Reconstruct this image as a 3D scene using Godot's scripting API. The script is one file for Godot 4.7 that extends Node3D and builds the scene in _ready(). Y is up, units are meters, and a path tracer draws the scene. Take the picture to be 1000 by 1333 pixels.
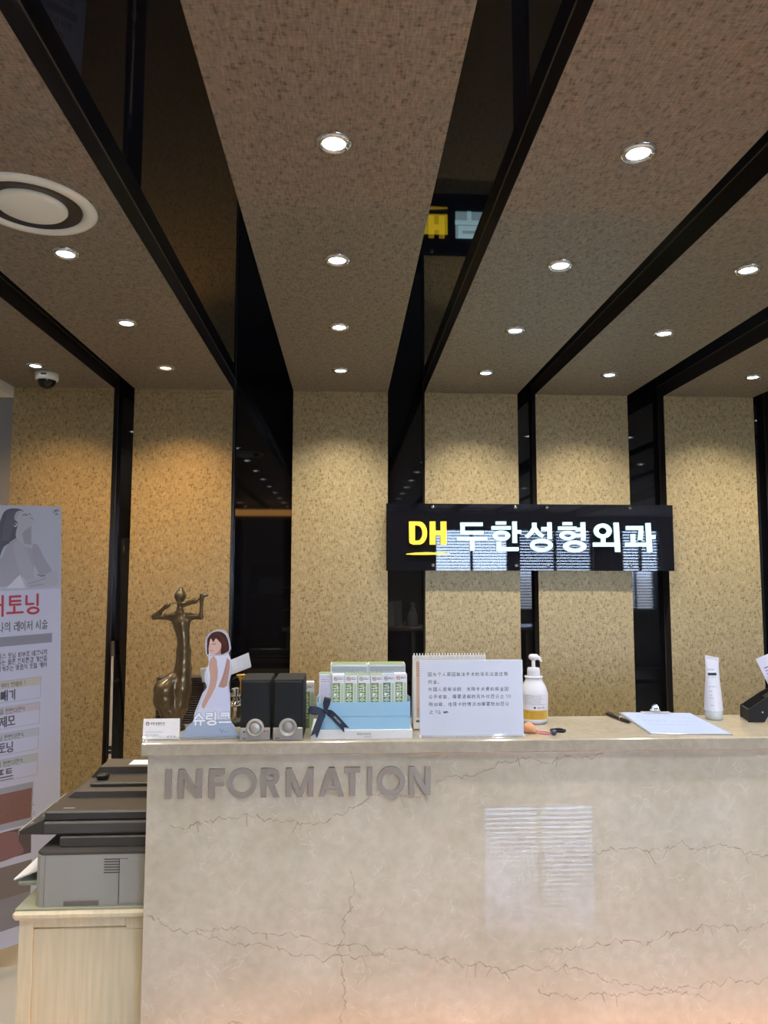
extends Node3D
# Reception desk of a clinic. Metres, y up. Positions are written as (right, up, depth) from the
# spot the visitor stands on; v() turns depth into Godot's -z.

const CEIL := 2.555          # underside of the papered ceiling panels
const GLASS := 2.632         # black glass above the gaps between them
const WALL := 4.0            # face of the papered wall panels
const WALLGLASS := 4.077     # black glass behind the gaps between them
const TOP := 1.10            # counter top
const PANELS := [[-1.835, -1.292], [-1.181, -0.638], [-0.304, 0.228], [0.437, 0.968], [1.072, 1.607], [1.821, 2.352], [2.46, 2.99], [3.1, 3.63]]

var M := {}
var rng := RandomNumberGenerator.new()

func v(x: float, y: float, z: float) -> Vector3:
	return Vector3(x, y, -z)

# ------------------------------------------------------------------ scene tree helpers
func tag(o: Node, label: String, category := "", group := "", kind := "") -> Node:
	if label != "": o.set_meta("label", label)
	if category != "": o.set_meta("category", category)
	if group != "": o.set_meta("group", group)
	if kind != "": o.set_meta("kind", kind)
	return o

var used := {}
func numbered(called: String) -> String:
	var n: int = used.get(called, 0)
	used[called] = n + 1
	return called if n == 0 else "%s_%03d" % [called, n]

func thing(called: String, label: String, category: String, at: Vector3, turn := 0.0, group := "", kind := "") -> Node3D:
	var o := Node3D.new()
	o.name = numbered(called)
	add_child(o)
	o.position = at
	o.rotation.y = turn
	tag(o, label, category, group, kind)
	return o

var counts := {}
func part(called: String, mesh: Variant, mat: Material, parent: Node, at := Vector3.ZERO, rot := Vector3.ZERO) -> MeshInstance3D:
	var o := MeshInstance3D.new()
	var key := str(parent.get_instance_id()) + called
	var n: int = counts.get(key, 0)
	counts[key] = n + 1
	o.name = called if n == 0 else "%s_%03d" % [called, n]
	if mesh is SurfaceTool:
		mesh.generate_normals()
		o.mesh = mesh.commit()
	else:
		o.mesh = mesh
	if mat: o.material_override = mat
	o.position = at
	o.rotation = rot
	parent.add_child(o, true)
	return o

func structure(called: String, mesh: Variant, mat: Material, at := Vector3.ZERO) -> MeshInstance3D:
	var o := part(called, mesh, mat, self, at)
	o.set_meta("kind", "structure")
	return o

# ------------------------------------------------------------------ mesh helpers
func S() -> SurfaceTool:
	var st := SurfaceTool.new()
	st.begin(Mesh.PRIMITIVE_TRIANGLES)
	st.set_smooth_group(-1)
	return st

func tri(st: SurfaceTool, a: Vector3, b: Vector3, c: Vector3, out: Vector3) -> void:
	if (b - a).cross(c - a).dot(out) > 0.0:
		var t := b
		b = c
		c = t
	for p in [a, b, c]:
		st.add_vertex(p)

func quad(st: SurfaceTool, a: Vector3, b: Vector3, c: Vector3, d: Vector3, out: Vector3) -> void:
	tri(st, a, b, c, out)
	tri(st, a, c, d, out)

func uquad(st: SurfaceTool, a: Vector3, b: Vector3, c: Vector3, d: Vector3, r := Rect2(0, 0, 1, 1)) -> void:
	# a top-left, b top-right, c bottom-right, d bottom-left as seen from the front
	var uv := [r.position, r.position + Vector2(r.size.x, 0), r.end, r.position + Vector2(0, r.size.y)]
	var p := [a, b, c, d]
	for i in [0, 1, 2, 0, 2, 3]:
		st.set_uv(uv[i])
		st.add_vertex(p[i])

func box(st: SurfaceTool, c: Vector3, s: Vector3, bev := 0.0, xf := Transform3D()) -> void:
	var h := s / 2.0
	bev = minf(bev, minf(h.x, minf(h.y, h.z)) * 0.9)
	var base := xf
	var at := func(sx: int, sy: int, sz: int, ax: int) -> Vector3:
		var q := Vector3(sx * h.x, sy * h.y, sz * h.z)
		if bev > 0.0:
			if ax != 0: q.x -= sx * bev
			if ax != 1: q.y -= sy * bev
			if ax != 2: q.z -= sz * bev
		return base * (c + q)
	var bs := base.basis
	for k in [-1, 1]:
		quad(st, at.call(k, -1, -1, 0), at.call(k, 1, -1, 0), at.call(k, 1, 1, 0), at.call(k, -1, 1, 0), bs * Vector3(k, 0, 0))
		quad(st, at.call(-1, k, -1, 1), at.call(1, k, -1, 1), at.call(1, k, 1, 1), at.call(-1, k, 1, 1), bs * Vector3(0, k, 0))
		quad(st, at.call(-1, -1, k, 2), at.call(1, -1, k, 2), at.call(1, 1, k, 2), at.call(-1, 1, k, 2), bs * Vector3(0, 0, k))
	if bev > 0.0:
		for i in [-1, 1]:
			for j in [-1, 1]:
				quad(st, at.call(-1, i, j, 1), at.call(1, i, j, 1), at.call(1, i, j, 2), at.call(-1, i, j, 2), bs * Vector3(0, i, j))
				quad(st, at.call(i, -1, j, 0), at.call(i, 1, j, 0), at.call(i, 1, j, 2), at.call(i, -1, j, 2), bs * Vector3(i, 0, j))
				quad(st, at.call(i, j, -1, 0), at.call(i, j, 1, 0), at.call(i, j, 1, 1), at.call(i, j, -1, 1), bs * Vector3(i, j, 0))
				for k in [-1, 1]:
					tri(st, at.call(i, j, k, 0), at.call(i, j, k, 1), at.call(i, j, k, 2), bs * Vector3(i, j, k))

func boxm(s: Vector3, bev := 0.0, c := Vector3.ZERO) -> SurfaceTool:
	var st := S()
	box(st, c, s, bev)
	return st

# box between two corners given as (right, up, depth)
func slab(x0: float, x1: float, y0: float, y1: float, z0: float, z1: float, bev := 0.0) -> SurfaceTool:
	return boxm(Vector3(x1 - x0, y1 - y0, z1 - z0), bev, v((x0 + x1) / 2, (y0 + y1) / 2, (z0 + z1) / 2))

func pv(a: Array, scale := Vector2.ONE, off := Vector2.ZERO) -> PackedVector2Array:
	var o := PackedVector2Array()
	for i in range(0, a.size(), 2):
		o.append(Vector2(a[i], a[i + 1]) * scale + off)
	return o

# polygon (x, y) pushed out from z0 to z1 (front at z1)
func prism(st: SurfaceTool, poly: PackedVector2Array, z0: float, z1: float, xf := Transform3D()) -> void:
	if Geometry2D.is_polygon_clockwise(poly):
		poly.reverse()
	var ids := Geometry2D.triangulate_polygon(poly)
	for i in range(0, ids.size(), 3):
		for k in 2:
			var z := z1 if k == 1 else z0
			var p := []
			for j in 3:
				p.append(xf * Vector3(poly[ids[i + j]].x, poly[ids[i + j]].y, z))
			tri(st, p[0], p[1], p[2], xf.basis * Vector3(0, 0, 1 if k == 1 else -1))
	for i in poly.size():
		var a := poly[i]
		var b := poly[(i + 1) % poly.size()]
		var n := Vector2(b.y - a.y, a.x - b.x)
		quad(st, xf * Vector3(a.x, a.y, z0), xf * Vector3(b.x, b.y, z0), xf * Vector3(b.x, b.y, z1), xf * Vector3(a.x, a.y, z1), xf.basis * Vector3(n.x, n.y, 0))

# ring between two closed outlines with the same number of points
func band(st: SurfaceTool, o: PackedVector2Array, i: PackedVector2Array, z0: float, z1: float) -> void:
	for k in o.size():
		var q := (k + 1) % o.size()
		for z in [z0, z1]:
			quad(st, Vector3(o[k].x, o[k].y, z), Vector3(o[q].x, o[q].y, z), Vector3(i[q].x, i[q].y, z), Vector3(i[k].x, i[k].y, z), Vector3(0, 0, 1 if z == z1 else -1))
		var n := (o[k] + o[q]) / 2 - (i[k] + i[q]) / 2
		quad(st, Vector3(o[k].x, o[k].y, z0), Vector3(o[q].x, o[q].y, z0), Vector3(o[q].x, o[q].y, z1), Vector3(o[k].x, o[k].y, z1), Vector3(n.x, n.y, 0))
		quad(st, Vector3(i[k].x, i[k].y, z0), Vector3(i[q].x, i[q].y, z0), Vector3(i[q].x, i[q].y, z1), Vector3(i[k].x, i[k].y, z1), Vector3(-n.x, -n.y, 0))

func oval(c: Vector2, rx: float, ry: float, n := 40, power := 2.0) -> PackedVector2Array:
	var o := PackedVector2Array()
	for i in n:
		var a := TAU * i / n
		var cs := cos(a)
		var sn := sin(a)
		o.append(c + Vector2(signf(cs) * pow(absf(cs), 2.0 / power) * rx, signf(sn) * pow(absf(sn), 2.0 / power) * ry))
	return o

# turned shape: profile of (radius, height) going up the outside; sharp corners where a point repeats
func lathe(st: SurfaceTool, prof: Array, seg := 32, xf := Transform3D(), sx := 1.0, sz := 1.0) -> void:
	var group := 1
	for i in range(0, prof.size() - 2, 2):
		var a := Vector2(prof[i], prof[i + 1])
		var b := Vector2(prof[i + 2], prof[i + 3])
		if a.is_equal_approx(b):
			group += 1
			continue
		st.set_smooth_group(group)
		var d := b - a
		for k in seg:
			var t0 := TAU * k / seg
			var t1 := TAU * (k + 1) / seg
			var c0 := Vector3(cos(t0) * sx, 0, sin(t0) * sz)
			var c1 := Vector3(cos(t1) * sx, 0, sin(t1) * sz)
			var n := ((c0 + c1) / 2).normalized() * d.y + Vector3(0, -d.x, 0)
			var p0 := xf * (c0 * a.x + Vector3(0, a.y, 0))
			var p1 := xf * (c1 * a.x + Vector3(0, a.y, 0))
			var q0 := xf * (c0 * b.x + Vector3(0, b.y, 0))
			var q1 := xf * (c1 * b.x + Vector3(0, b.y, 0))
			if a.x > 1e-6: tri(st, p0, p1, q1, xf.basis * n)
			if b.x > 1e-6: tri(st, p0, q1, q0, xf.basis * n)
	st.set_smooth_group(-1)

# swept round tube through points, one radius or one per point
func tube(st: SurfaceTool, pts: Array, r: Variant, seg := 10, closed := false, flat := 1.0) -> void:
	var n := pts.size()
	var rings := []
	var up := Vector3.UP
	for i in n:
		var d: Vector3
		if closed: d = pts[(i + 1) % n] - pts[(i - 1 + n) % n]
		else: d = pts[mini(i + 1, n - 1)] - pts[maxi(i - 1, 0)]
		d = d.normalized()
		if absf(d.dot(up)) > 0.95: up = Vector3.RIGHT if absf(d.x) < 0.9 else Vector3.BACK
		var a := d.cross(up).normalized()
		var b := a.cross(d).normalized()
		up = b
		var rad: float = r[i] if r is Array else r
		var ring := []
		for k in seg:
			var t := TAU * k / seg
			ring.append(pts[i] + a * cos(t) * rad + b * sin(t) * rad * flat)
		rings.append(ring)
	st.set_smooth_group(7)
	for i in (n if closed else n - 1):
		var A: Array = rings[i]
		var B: Array = rings[(i + 1) % n]
		for k in seg:
			var q := (k + 1) % seg
			quad(st, A[k], A[q], B[q], B[k], (A[k] + A[q] + B[k] + B[q]) / 4 - (pts[i] + pts[(i + 1) % n]) / 2)
	st.set_smooth_group(-1)
	if not closed:
		for e in [0, n - 1]:
			var out: Vector3 = pts[0] - pts[1] if e == 0 else pts[n - 1] - pts[n - 2]
			for k in seg:
				tri(st, pts[e], rings[e][k], rings[e][(k + 1) % seg], out)

func smooth_path(pts: Array, per := 6, closed := false) -> Array:
	var c := Curve3D.new()
	var n := pts.size()
	for i in (n + 1 if closed else n):
		var a: Vector3 = pts[(i - 1 + n) % n] if closed else pts[maxi(i - 1, 0)]
		var b: Vector3 = pts[(i + 1) % n] if closed else pts[mini(i + 1, n - 1)]
		c.add_point(pts[i % n], (a - b) / 6.0, (b - a) / 6.0)
	var o := []
	for i in (n if closed else n - 1):
		for k in per:
			o.append(c.sample(i, float(k) / per))
	if not closed: o.append(pts[n - 1])
	return o

# a flat strip of cloth or paper with thickness, along a path; side is the direction of its width
func strip(st: SurfaceTool, pts: Array, sides: Array, thick := 0.0006) -> void:
	for i in pts.size() - 1:
		var a: Vector3 = pts[i]
		var b: Vector3 = pts[i + 1]
		var sa: Vector3 = sides[i]
		var sb: Vector3 = sides[i + 1]
		var n := (b - a).cross(sa + sb).normalized() * thick
		quad(st, a - sa + n, a + sa + n, b + sb + n, b - sb + n, n)
		quad(st, a - sa - n, a + sa - n, b + sb - n, b - sb - n, -n)
		quad(st, a + sa - n, a + sa + n, b + sb + n, b + sb - n, sa)
		quad(st, a - sa - n, a - sa + n, b - sb + n, b - sb - n, -sa)

# a sheet standing in x-y: front face printed with front (uv 0..1), the rest plain
func sheet(w: float, h: float, t: float, front: Material, rest: Material, bev := 0.0) -> ArrayMesh:
	var st := S()
	var f := t / 2 + 0.00015
	uquad(st, Vector3(-w / 2, h, f), Vector3(w / 2, h, f), Vector3(w / 2, 0, f), Vector3(-w / 2, 0, f))
	st.generate_normals()
	st.set_material(front)
	var m := st.commit()
	st = S()
	box(st, Vector3(0, h / 2, 0), Vector3(w, h, t), bev)
	st.generate_normals()
	st.set_material(rest)
	return st.commit(m)

# ------------------------------------------------------------------ materials
func mat(called: String, c: Color, rough := 0.5, metal := 0.0, spec := 0.5) -> StandardMaterial3D:
	var m := StandardMaterial3D.new()
	m.resource_name = called
	m.albedo_color = c
	m.roughness = rough
	m.metallic = metal
	m.metallic_specular = spec
	M[called] = m
	return m

func printed(called: String, img: Image, rough := 0.5) -> StandardMaterial3D:
	var m := mat(called, Color.WHITE, rough)
	m.albedo_texture = ImageTexture.create_from_image(img)
	m.texture_repeat = false
	return m

func glow(called: String, c: Color, energy: float) -> StandardMaterial3D:
	var m := mat(called, c, 0.4)
	m.emission_enabled = true
	m.emission = c
	m.emission_energy_multiplier = energy
	return m

func clear(called: String, c: Color, alpha: float, rough := 0.05) -> StandardMaterial3D:
	var m := mat(called, Color(c.r, c.g, c.b, alpha), rough)
	m.transparency = BaseMaterial3D.TRANSPARENCY_ALPHA
	return m

func tri_tex(m: StandardMaterial3D, img: Image, size: float) -> StandardMaterial3D:
	m.albedo_texture = ImageTexture.create_from_image(img)
	m.uv1_triplanar = true
	m.uv1_world_triplanar = true
	m.uv1_triplanar_sharpness = 8.0
	m.uv1_scale = Vector3.ONE / size
	return m

func noise(kind: int, freq: float, seed_: int, octaves := 3) -> FastNoiseLite:
	var n := FastNoiseLite.new()
	n.noise_type = kind
	n.frequency = freq
	n.seed = seed_
	n.fractal_octaves = octaves
	n.fractal_type = FastNoiseLite.FRACTAL_FBM
	return n

func grey(n: FastNoiseLite, w: int, h: int, sw := 0, sh := 0) -> PackedByteArray:
	var im: Image = n.get_seamless_image(sw if sw else w, sh if sh else h)
	im.convert(Image.FORMAT_L8)
	if sw: im.resize(w, h, Image.INTERPOLATE_CUBIC)
	return im.get_data()

# ------------------------------------------------------------------ drawing on textures
func canvas(w: int, h: int, c: Color) -> Image:
	var im := Image.create(w, h, false, Image.FORMAT_RGBA8)
	im.fill(c)
	return im

func ink(im: Image, a: Vector2, b: Vector2, w: float, c: Color) -> void:
	var r := w / 2 + 1
	var x0 := maxi(0, int(minf(a.x, b.x) - r))
	var x1 := mini(im.get_width() - 1, int(maxf(a.x, b.x) + r))
	var y0 := maxi(0, int(minf(a.y, b.y) - r))
	var y1 := mini(im.get_height() - 1, int(maxf(a.y, b.y) + r))
	var ab := b - a
	var l2 := maxf(ab.length_squared(), 1e-6)
	for y in range(y0, y1 + 1):
		for x in range(x0, x1 + 1):
			var p := Vector2(x + 0.5, y + 0.5)
			var t := clampf((p - a).dot(ab) / l2, 0, 1)
			var k := clampf(w / 2 + 0.5 - p.distance_to(a + ab * t), 0, 1) * c.a
			if k > 0.0:
				im.set_pixel(x, y, im.get_pixel(x, y).lerp(Color(c.r, c.g, c.b), k))

func inks(im: Image, pts: PackedVector2Array, w: float, c: Color) -> void:
	for i in pts.size() - 1:
		ink(im, pts[i], pts[i + 1], w, c)

func fill(im: Image, poly: PackedVector2Array, c: Color) -> void:
	var lo := 1e9
	var hi := -1e9
	for p in poly:
		lo = minf(lo, p.y)
		hi = maxf(hi, p.y)
	for y in range(maxi(0, int(lo)), mini(im.get_height(), int(hi) + 1)):
		var xs := []
		for i in poly.size():
			var a := poly[i]
			var b := poly[(i + 1) % poly.size()]
			var yy := y + 0.5
			if (a.y <= yy) != (b.y <= yy):
				xs.append(a.x + (yy - a.y) / (b.y - a.y) * (b.x - a.x))
		xs.sort()
		for i in range(0, xs.size() - 1, 2):
			var x0 := maxi(0, roundi(xs[i]))
			var x1 := mini(im.get_width(), roundi(xs[i + 1]))
			if x1 > x0:
				im.fill_rect(Rect2i(x0, y, x1 - x0, 1), c)

func rounded(pts: PackedVector2Array, per := 5) -> PackedVector2Array:
	var o := PackedVector2Array()
	var n := pts.size()
	for i in n:
		for k in per:
			o.append(pts[i].cubic_interpolate(pts[(i + 1) % n], pts[(i - 1 + n) % n], pts[(i + 2) % n], float(k) / per))
	return o

# ------------------------------------------------------------------ written characters as strokes
# each stroke is a run of two-digit points on a grid of 0..9; @x0y0x1y1 is an oval
const FIRST := ["009099", "004049 509099", "000999", "90000999", "40000949 90505999", "009094040999", "0090990900", "0009 9099 0595 0999", "0009 3039 0535 0939 6069 9099 6595 6999", "5009 5399", "3009 3249 7059 7299", "@0099", "0090 5109 5399", "0040 2109 2349 5090 7159 7399", "3060 0292 5209 5599", "009099 0494", "90000999 0595", "0090 0999 3039 6069", "3060 0292 @1489"]
const VOWEL := ["3039 3595", "1019 7079 1575", "3039 3393 3696", "3039 8089 3383 3686", "7079 0474", "3039 8089 0434", "7079 0373 0676", "4049 8089 0343 0646", "0797 4147", "", "", "", "0797 2127 6167", "0292 4249", "", "", "", "0292 2229 6269", "0595", "", "5059"]
const LAST := [-1, 0, 1, 9, 2, 12, 18, 3, 5, 0, 6, 7, 9, 16, 17, 18, 6, 7, 9, 9, 10, 11, 12, 14, 15, 16, 17, 18]
const HAN := {
	"因": "0090990900 2474 525428 5478", "为": "2132 04848869 504519 5667", "个": "5004 5094 5359", "人": "504409 4599",
	"原": "1090 101509 3282863632 3484 5659 3729 7799", "取": "0151 1118 4149 1343 1545 0857 529259 6499",
	"消": "0011 0314 0926 6063 4152 8172 49448489 4686 4888", "手": "7021 1383 0595 515939", "术": "0393 5059 5408 5498 7081",
	"的": "2012 0232380802 0535 6044 52928969 6476", "话": "1021 03232847 8041 4393 6165 5585895955", "无": "1080 0494 504509 54589897",
	"法": "0011 0314 0926 4292 6065 4595 654888 8799", "退": "1021 03232709 274999 40808444 4282 404766 6497",
	"还": "1021 03232709 274999 4191 7135 6368 7395", "预": "004022 1233 044435 242919 5090 7062 5257 529297 737659 8799",
	"约": "2003330636 0938 6044 52928969 6476", "金": "5004 5094 3474 2686 5459 0999 3738 7768", "外": "2004 124209 2436 6069 6396",
	"国": "0090990900 2272 2474 2777 5257 6576", "税": "4011 0343 2129 2407 2446 5061 9081 5282855552 6549 75789897",
	"说": "1021 03232847 5061 9081 5282855552 6549 75789897", "明": "0131380801 0434 505649 50909989 5393 5696",
	"本": "0292 5059 5208 5298 3767", "院": "0009 0030233516 6061 43419193 5383 4595 6549 75789897",
	"费": "20808222149485 4035 6065 28257578 564819 6899", "和": "4011 0343 2129 2407 2446 5292985852", "分": "4004 6094 25757959 4519",
	"开": "1080 0494 303519 6069", "收": "010625 3039 6044 5292 8249 5499", "需": "1080 04029294 5054 2333 6373 0595 19168689 4549 6669",
	"要": "0090 1181841411 4044 6064 0696 442789 7619", "另": "2070732320 15858969 534609", "付": "3005 2329 3393 707959 4556",
	"百": "0090 5042 1282891912 1585", "之": "4051 138318 073999", "附": "0009 0030233516 5044 4349 5393 808969 6576",
	"加": "03434839 202509 6292986862", "信": "3005 2329 6061 4292 5383 5585 5686895956", "用": "101609 10808979 1383 1686 5059",
	"卡": "5059 5282 0494 5677", "情": "2029 0205 3233 4191 4292 4494 6064 59558589 5787", "况": "0113 0926 4080844440 5439 74789897",
	"也": "04928676 5057 22289896", "1": "325058", "0": "@2188", "，": "182829", "。": "@0729", "：": "2323 2727", "?": "14125173467678", "!": "5056 5858", "\"": "3033 6063", ".": "2828",
}

func strokes(code: String, r: Rect2, out: Array) -> void:
	for s in code.split(" ", false):
		var p := PackedVector2Array()
		var at := 1 if s[0] == "@" else 0
		for i in range(at, s.length() - 1, 2):
			p.append(r.position + Vector2(int(s[i]), int(s[i + 1])) / 9.0 * r.size)
		if at == 1:
			var o := oval((p[0] + p[1]) / 2, absf(p[1].x - p[0].x) / 2, absf(p[1].y - p[0].y) / 2, 14)
			o.append(o[0])
			p = o
		out.append(p)

func character(ch: String) -> Array:
	var out := []
	var c := ch.unicode_at(0) - 0xAC00
	if HAN.has(ch):
		strokes(HAN[ch], Rect2(0.04, 0.04, 0.92, 0.92), out)
	elif c >= 0 and c < 11172:
		var first := c / 588
		var vow := (c % 588) / 28
		var last: int = LAST[c % 28]
		var f := last >= 0
		var across := -1
		var down := -1
		if vow in [8, 12, 13, 17, 18]: across = vow
		elif vow in [9, 10, 11]:
			across = 8
			down = [0, 1, 20][vow - 9]
		elif vow in [14, 15, 16]:
			across = 13
			down = [4, 5, 20][vow - 14]
		elif vow == 19:
			across = 18
			down = 20
		else: down = vow
		if across < 0:
			strokes(FIRST[first], Rect2(0.06, 0.06, 0.44, 0.42) if f else Rect2(0.06, 0.14, 0.44, 0.66), out)
			strokes(VOWEL[down], Rect2(0.56, 0.0, 0.40, 0.56 if f else 1.0), out)
		elif down < 0:
			strokes(FIRST[first], Rect2(0.2, 0.02, 0.6, 0.28) if f else Rect2(0.18, 0.05, 0.64, 0.42), out)
			strokes(VOWEL[across], Rect2(0.02, 0.36, 0.96, 0.24) if f else Rect2(0.02, 0.54, 0.96, 0.44), out)
		else:
			strokes(FIRST[first], Rect2(0.06, 0.02, 0.46, 0.3) if f else Rect2(0.06, 0.06, 0.48, 0.4), out)
			strokes(VOWEL[across], Rect2(0.0, 0.36, 0.6, 0.24) if f else Rect2(0.0, 0.54, 0.62, 0.3), out)
			strokes(VOWEL[down], Rect2(0.62, 0.0, 0.36, 0.6 if f else 1.0), out)
		if f:
			strokes(FIRST[last], Rect2(0.16, 0.68, 0.68, 0.3), out)
	return out

# writes a line of Korean, Chinese or digits; em is the size, step the advance
func write(im: Image, text: String, at: Vector2, em: Vector2, step: float, w: float, c: Color, slope := 0.0) -> void:
	var x := at.x
	for i in text.length():
		var ch := text[i]
		if ch == " ":
			x += step * 0.4
			continue
		var y := at.y + (x - at.x) * slope
		for s in character(ch):
			var p := PackedVector2Array()
			for q in s: p.append(Vector2(x, y) + q * em)
			if p.size() == 1: p.append(p[0] + Vector2(0.1, 0.1))
			inks(im, p, w, c)
		x += step * (0.55 if ch in ["1", "0"] else 1.0)

# the same, ending at a given point
func write_to(im: Image, text: String, end: Vector2, em: Vector2, step: float, w: float, c: Color) -> void:
	var total := 0.0
	for i in text.length(): total += step * (0.4 if text[i] == " " else 1.0)
	write(im, text, end - Vector2(total, 0), em, step, w, c)

# Latin words from the font's outlines, laid onto the picture
func words(im: Image, text: String, at: Vector2, height: float, c: Color, font_name := "Droid Sans", bold := false, turn := 0.0) -> float:
	var tm := TextMesh.new()
	var f := SystemFont.new()
	f.font_names = PackedStringArray([font_name])
	f.font_weight = 700 if bold else 400
	tm.font = f
	tm.font_size = 64
	tm.pixel_size = height / 46.0
	tm.depth = 0.0
	tm.text = text
	tm.horizontal_alignment = HORIZONTAL_ALIGNMENT_LEFT
	tm.vertical_alignment = VERTICAL_ALIGNMENT_BOTTOM
	var far := 0.0
	if tm.get_surface_count() == 0: return 0.0
	var a := tm.surface_get_arrays(0)
	var p: PackedVector3Array = a[Mesh.ARRAY_VERTEX]
	var ids: PackedInt32Array = a[Mesh.ARRAY_INDEX]
	var n := ids.size() if ids.size() else p.size()
	for i in range(0, n, 3):
		var t := PackedVector2Array()
		for k in 3:
			var q := p[ids[i + k]] if ids.size() else p[i + k]
			far = maxf(far, q.x)
			t.append(at + Vector2(q.x, -q.y).rotated(turn))
		fill(im, t, c)
	return far

# lines of small print too fine to read: uneven word-long dashes
func fine_print(im: Image, r: Rect2, lines: int, w: float, c: Color, seed_ := 1) -> void:
	var g := RandomNumberGenerator.new()
	g.seed = seed_
	for i in lines:
		var y := r.position.y + r.size.y * (i + 0.5) / lines
		var x := r.position.x
		var end := r.end.x - r.size.x * (g.randf() * 0.25)
		while x < end:
			var l := minf(g.randf_range(3, 9) * w, end - x)
			ink(im, Vector2(x, y), Vector2(x + l, y), w, Color(c.r, c.g, c.b, c.a * g.randf_range(0.5, 1.0)))
			x += l + w * 2.5

# ------------------------------------------------------------------ textures of the room
func paper_image() -> Image:
	# linen-like wallpaper: fine warp and weft, cloudy tone, scattered darker flecks
	var n := 1024
	var up := grey(noise(FastNoiseLite.TYPE_SIMPLEX, 0.075, 3, 3), n, n, n, n / 6)
	var across := grey(noise(FastNoiseLite.TYPE_SIMPLEX, 0.075, 4, 3), n, n, n / 5, n)
	var cloud := grey(noise(FastNoiseLite.TYPE_SIMPLEX, 0.009, 5, 3), n, n)
	var spot := grey(noise(FastNoiseLite.TYPE_SIMPLEX, 0.019, 6, 2), n, n)
	var fleck := grey(noise(FastNoiseLite.TYPE_SIMPLEX, 0.055, 7, 3), n, n)
	var data := PackedByteArray()
	data.resize(n * n * 3)
	for i in n * n:
		var k := 0.85 + (up[i] - 128.0) / 255.0 * 0.19 + (across[i] - 128.0) / 255.0 * 0.12 + (cloud[i] - 128.0) / 255.0 * 0.07
		var dark := clampf((spot[i] - 152.0) / 60.0, 0, 1) * clampf((345.0 - up[i] - across[i]) / 190.0, 0.35, 1) * 0.20
		k -= dark
		data[i * 3] = int(clampf(k * 255.0, 0, 255))
		data[i * 3 + 1] = int(clampf((k - dark * 0.08) * 255.0, 0, 255))
		data[i * 3 + 2] = int(clampf((k - dark * 0.22) * 252.0, 0, 255))
	return Image.create_from_data(n, n, false, Image.FORMAT_RGB8, data)

func marble_image(w: int, h: int, veins: int, chips: int, seed_: int, spots := []) -> Image:
	var a := grey(noise(FastNoiseLite.TYPE_SIMPLEX, 0.004, seed_, 5), w, h)
	var b := grey(noise(FastNoiseLite.TYPE_SIMPLEX, 0.03, seed_ + 1, 4), w, h)
	var g := RandomNumberGenerator.new()
	g.seed = seed_
	var data := PackedByteArray()
	data.resize(w * h * 4)
	for i in w * h:
		var k := (a[i] - 128.0) / 255.0 * 0.07 + (b[i] - 128.0) / 255.0 * 0.055
		data[i * 4] = int(clampf((0.80 + k) * 255, 0, 255))
		data[i * 4 + 1] = int(clampf((0.758 + k) * 255, 0, 255))
		data[i * 4 + 2] = int(clampf((0.675 + k * 1.1) * 255, 0, 255))
		data[i * 4 + 3] = 255
	var im := Image.create_from_data(w, h, false, Image.FORMAT_RGBA8, data)
	# long stylolite veins, mostly level and jagged
	for i in veins:
		var p := Vector2(g.randf() * w, (i + g.randf() * 0.6) * h / veins)
		var drift := g.randf_range(-0.25, 0.25)
		var upright := i % 4 == 3
		for k in g.randi_range(70, 190):
			var d := Vector2(g.randf_range(2, 9), g.randf_range(-6, 6) + drift * 4)
			if upright: d = Vector2(d.y * 0.8, d.x)
			var q := p + d
			var tone := Color(0.47, 0.40, 0.33, g.randf_range(0.15, 0.62))
			ink(im, p, q, g.randf_range(0.7, 1.7), tone)
			if g.randf() < 0.06:
				ink(im, q, q + Vector2(g.randf_range(-14, 14), g.randf_range(4, 26)), 1.2, tone)
			p = q
	# pale calcite threads and chips
	for i in chips:
		var heart := Vector2(g.randf() * w, g.randf() * h)
		var c := Color(0.95, 0.92, 0.86, g.randf_range(0.06, 0.38))
		for n in g.randi_range(1, 5):
			var p := heart + Vector2(g.randfn(0, 16), g.randfn(0, 11))
			var dir := g.randf() * TAU
			for k in g.randi_range(2, 5):
				dir += g.randf_range(-1.1, 1.1)
				var q := p + Vector2.from_angle(dir) * g.randf_range(2, 7)
				ink(im, p, q, g.randf_range(0.6, 1.7), c)
				p = q
	for s in spots:
		for k in 7:
			var p := Vector2(s[0] + g.randf_range(-11, 11), s[1] + g.randf_range(-4, 5))
			ink(im, p, p + Vector2(g.randf_range(-9, 9), g.randf_range(-3, 4)), g.randf_range(2.5, 6), Color(0.95, 0.94, 0.91, 0.75))
	return im

func wood_image() -> Image:
	var n := 512
	var grain := grey(noise(FastNoiseLite.TYPE_SIMPLEX, 0.05, 21, 4), n, n, n, n / 16)
	var data := PackedByteArray()
	data.resize(n * n * 3)
	for i in n * n:
		var k := (grain[i] - 128.0) / 255.0 * 0.06
		data[i * 3] = int(clampf((0.90 + k) * 255, 0, 255))
		data[i * 3 + 1] = int(clampf((0.83 + k) * 255, 0, 255))
		data[i * 3 + 2] = int(clampf((0.685 + k) * 255, 0, 255))
	return Image.create_from_data(n, n, false, Image.FORMAT_RGB8, data)

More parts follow.
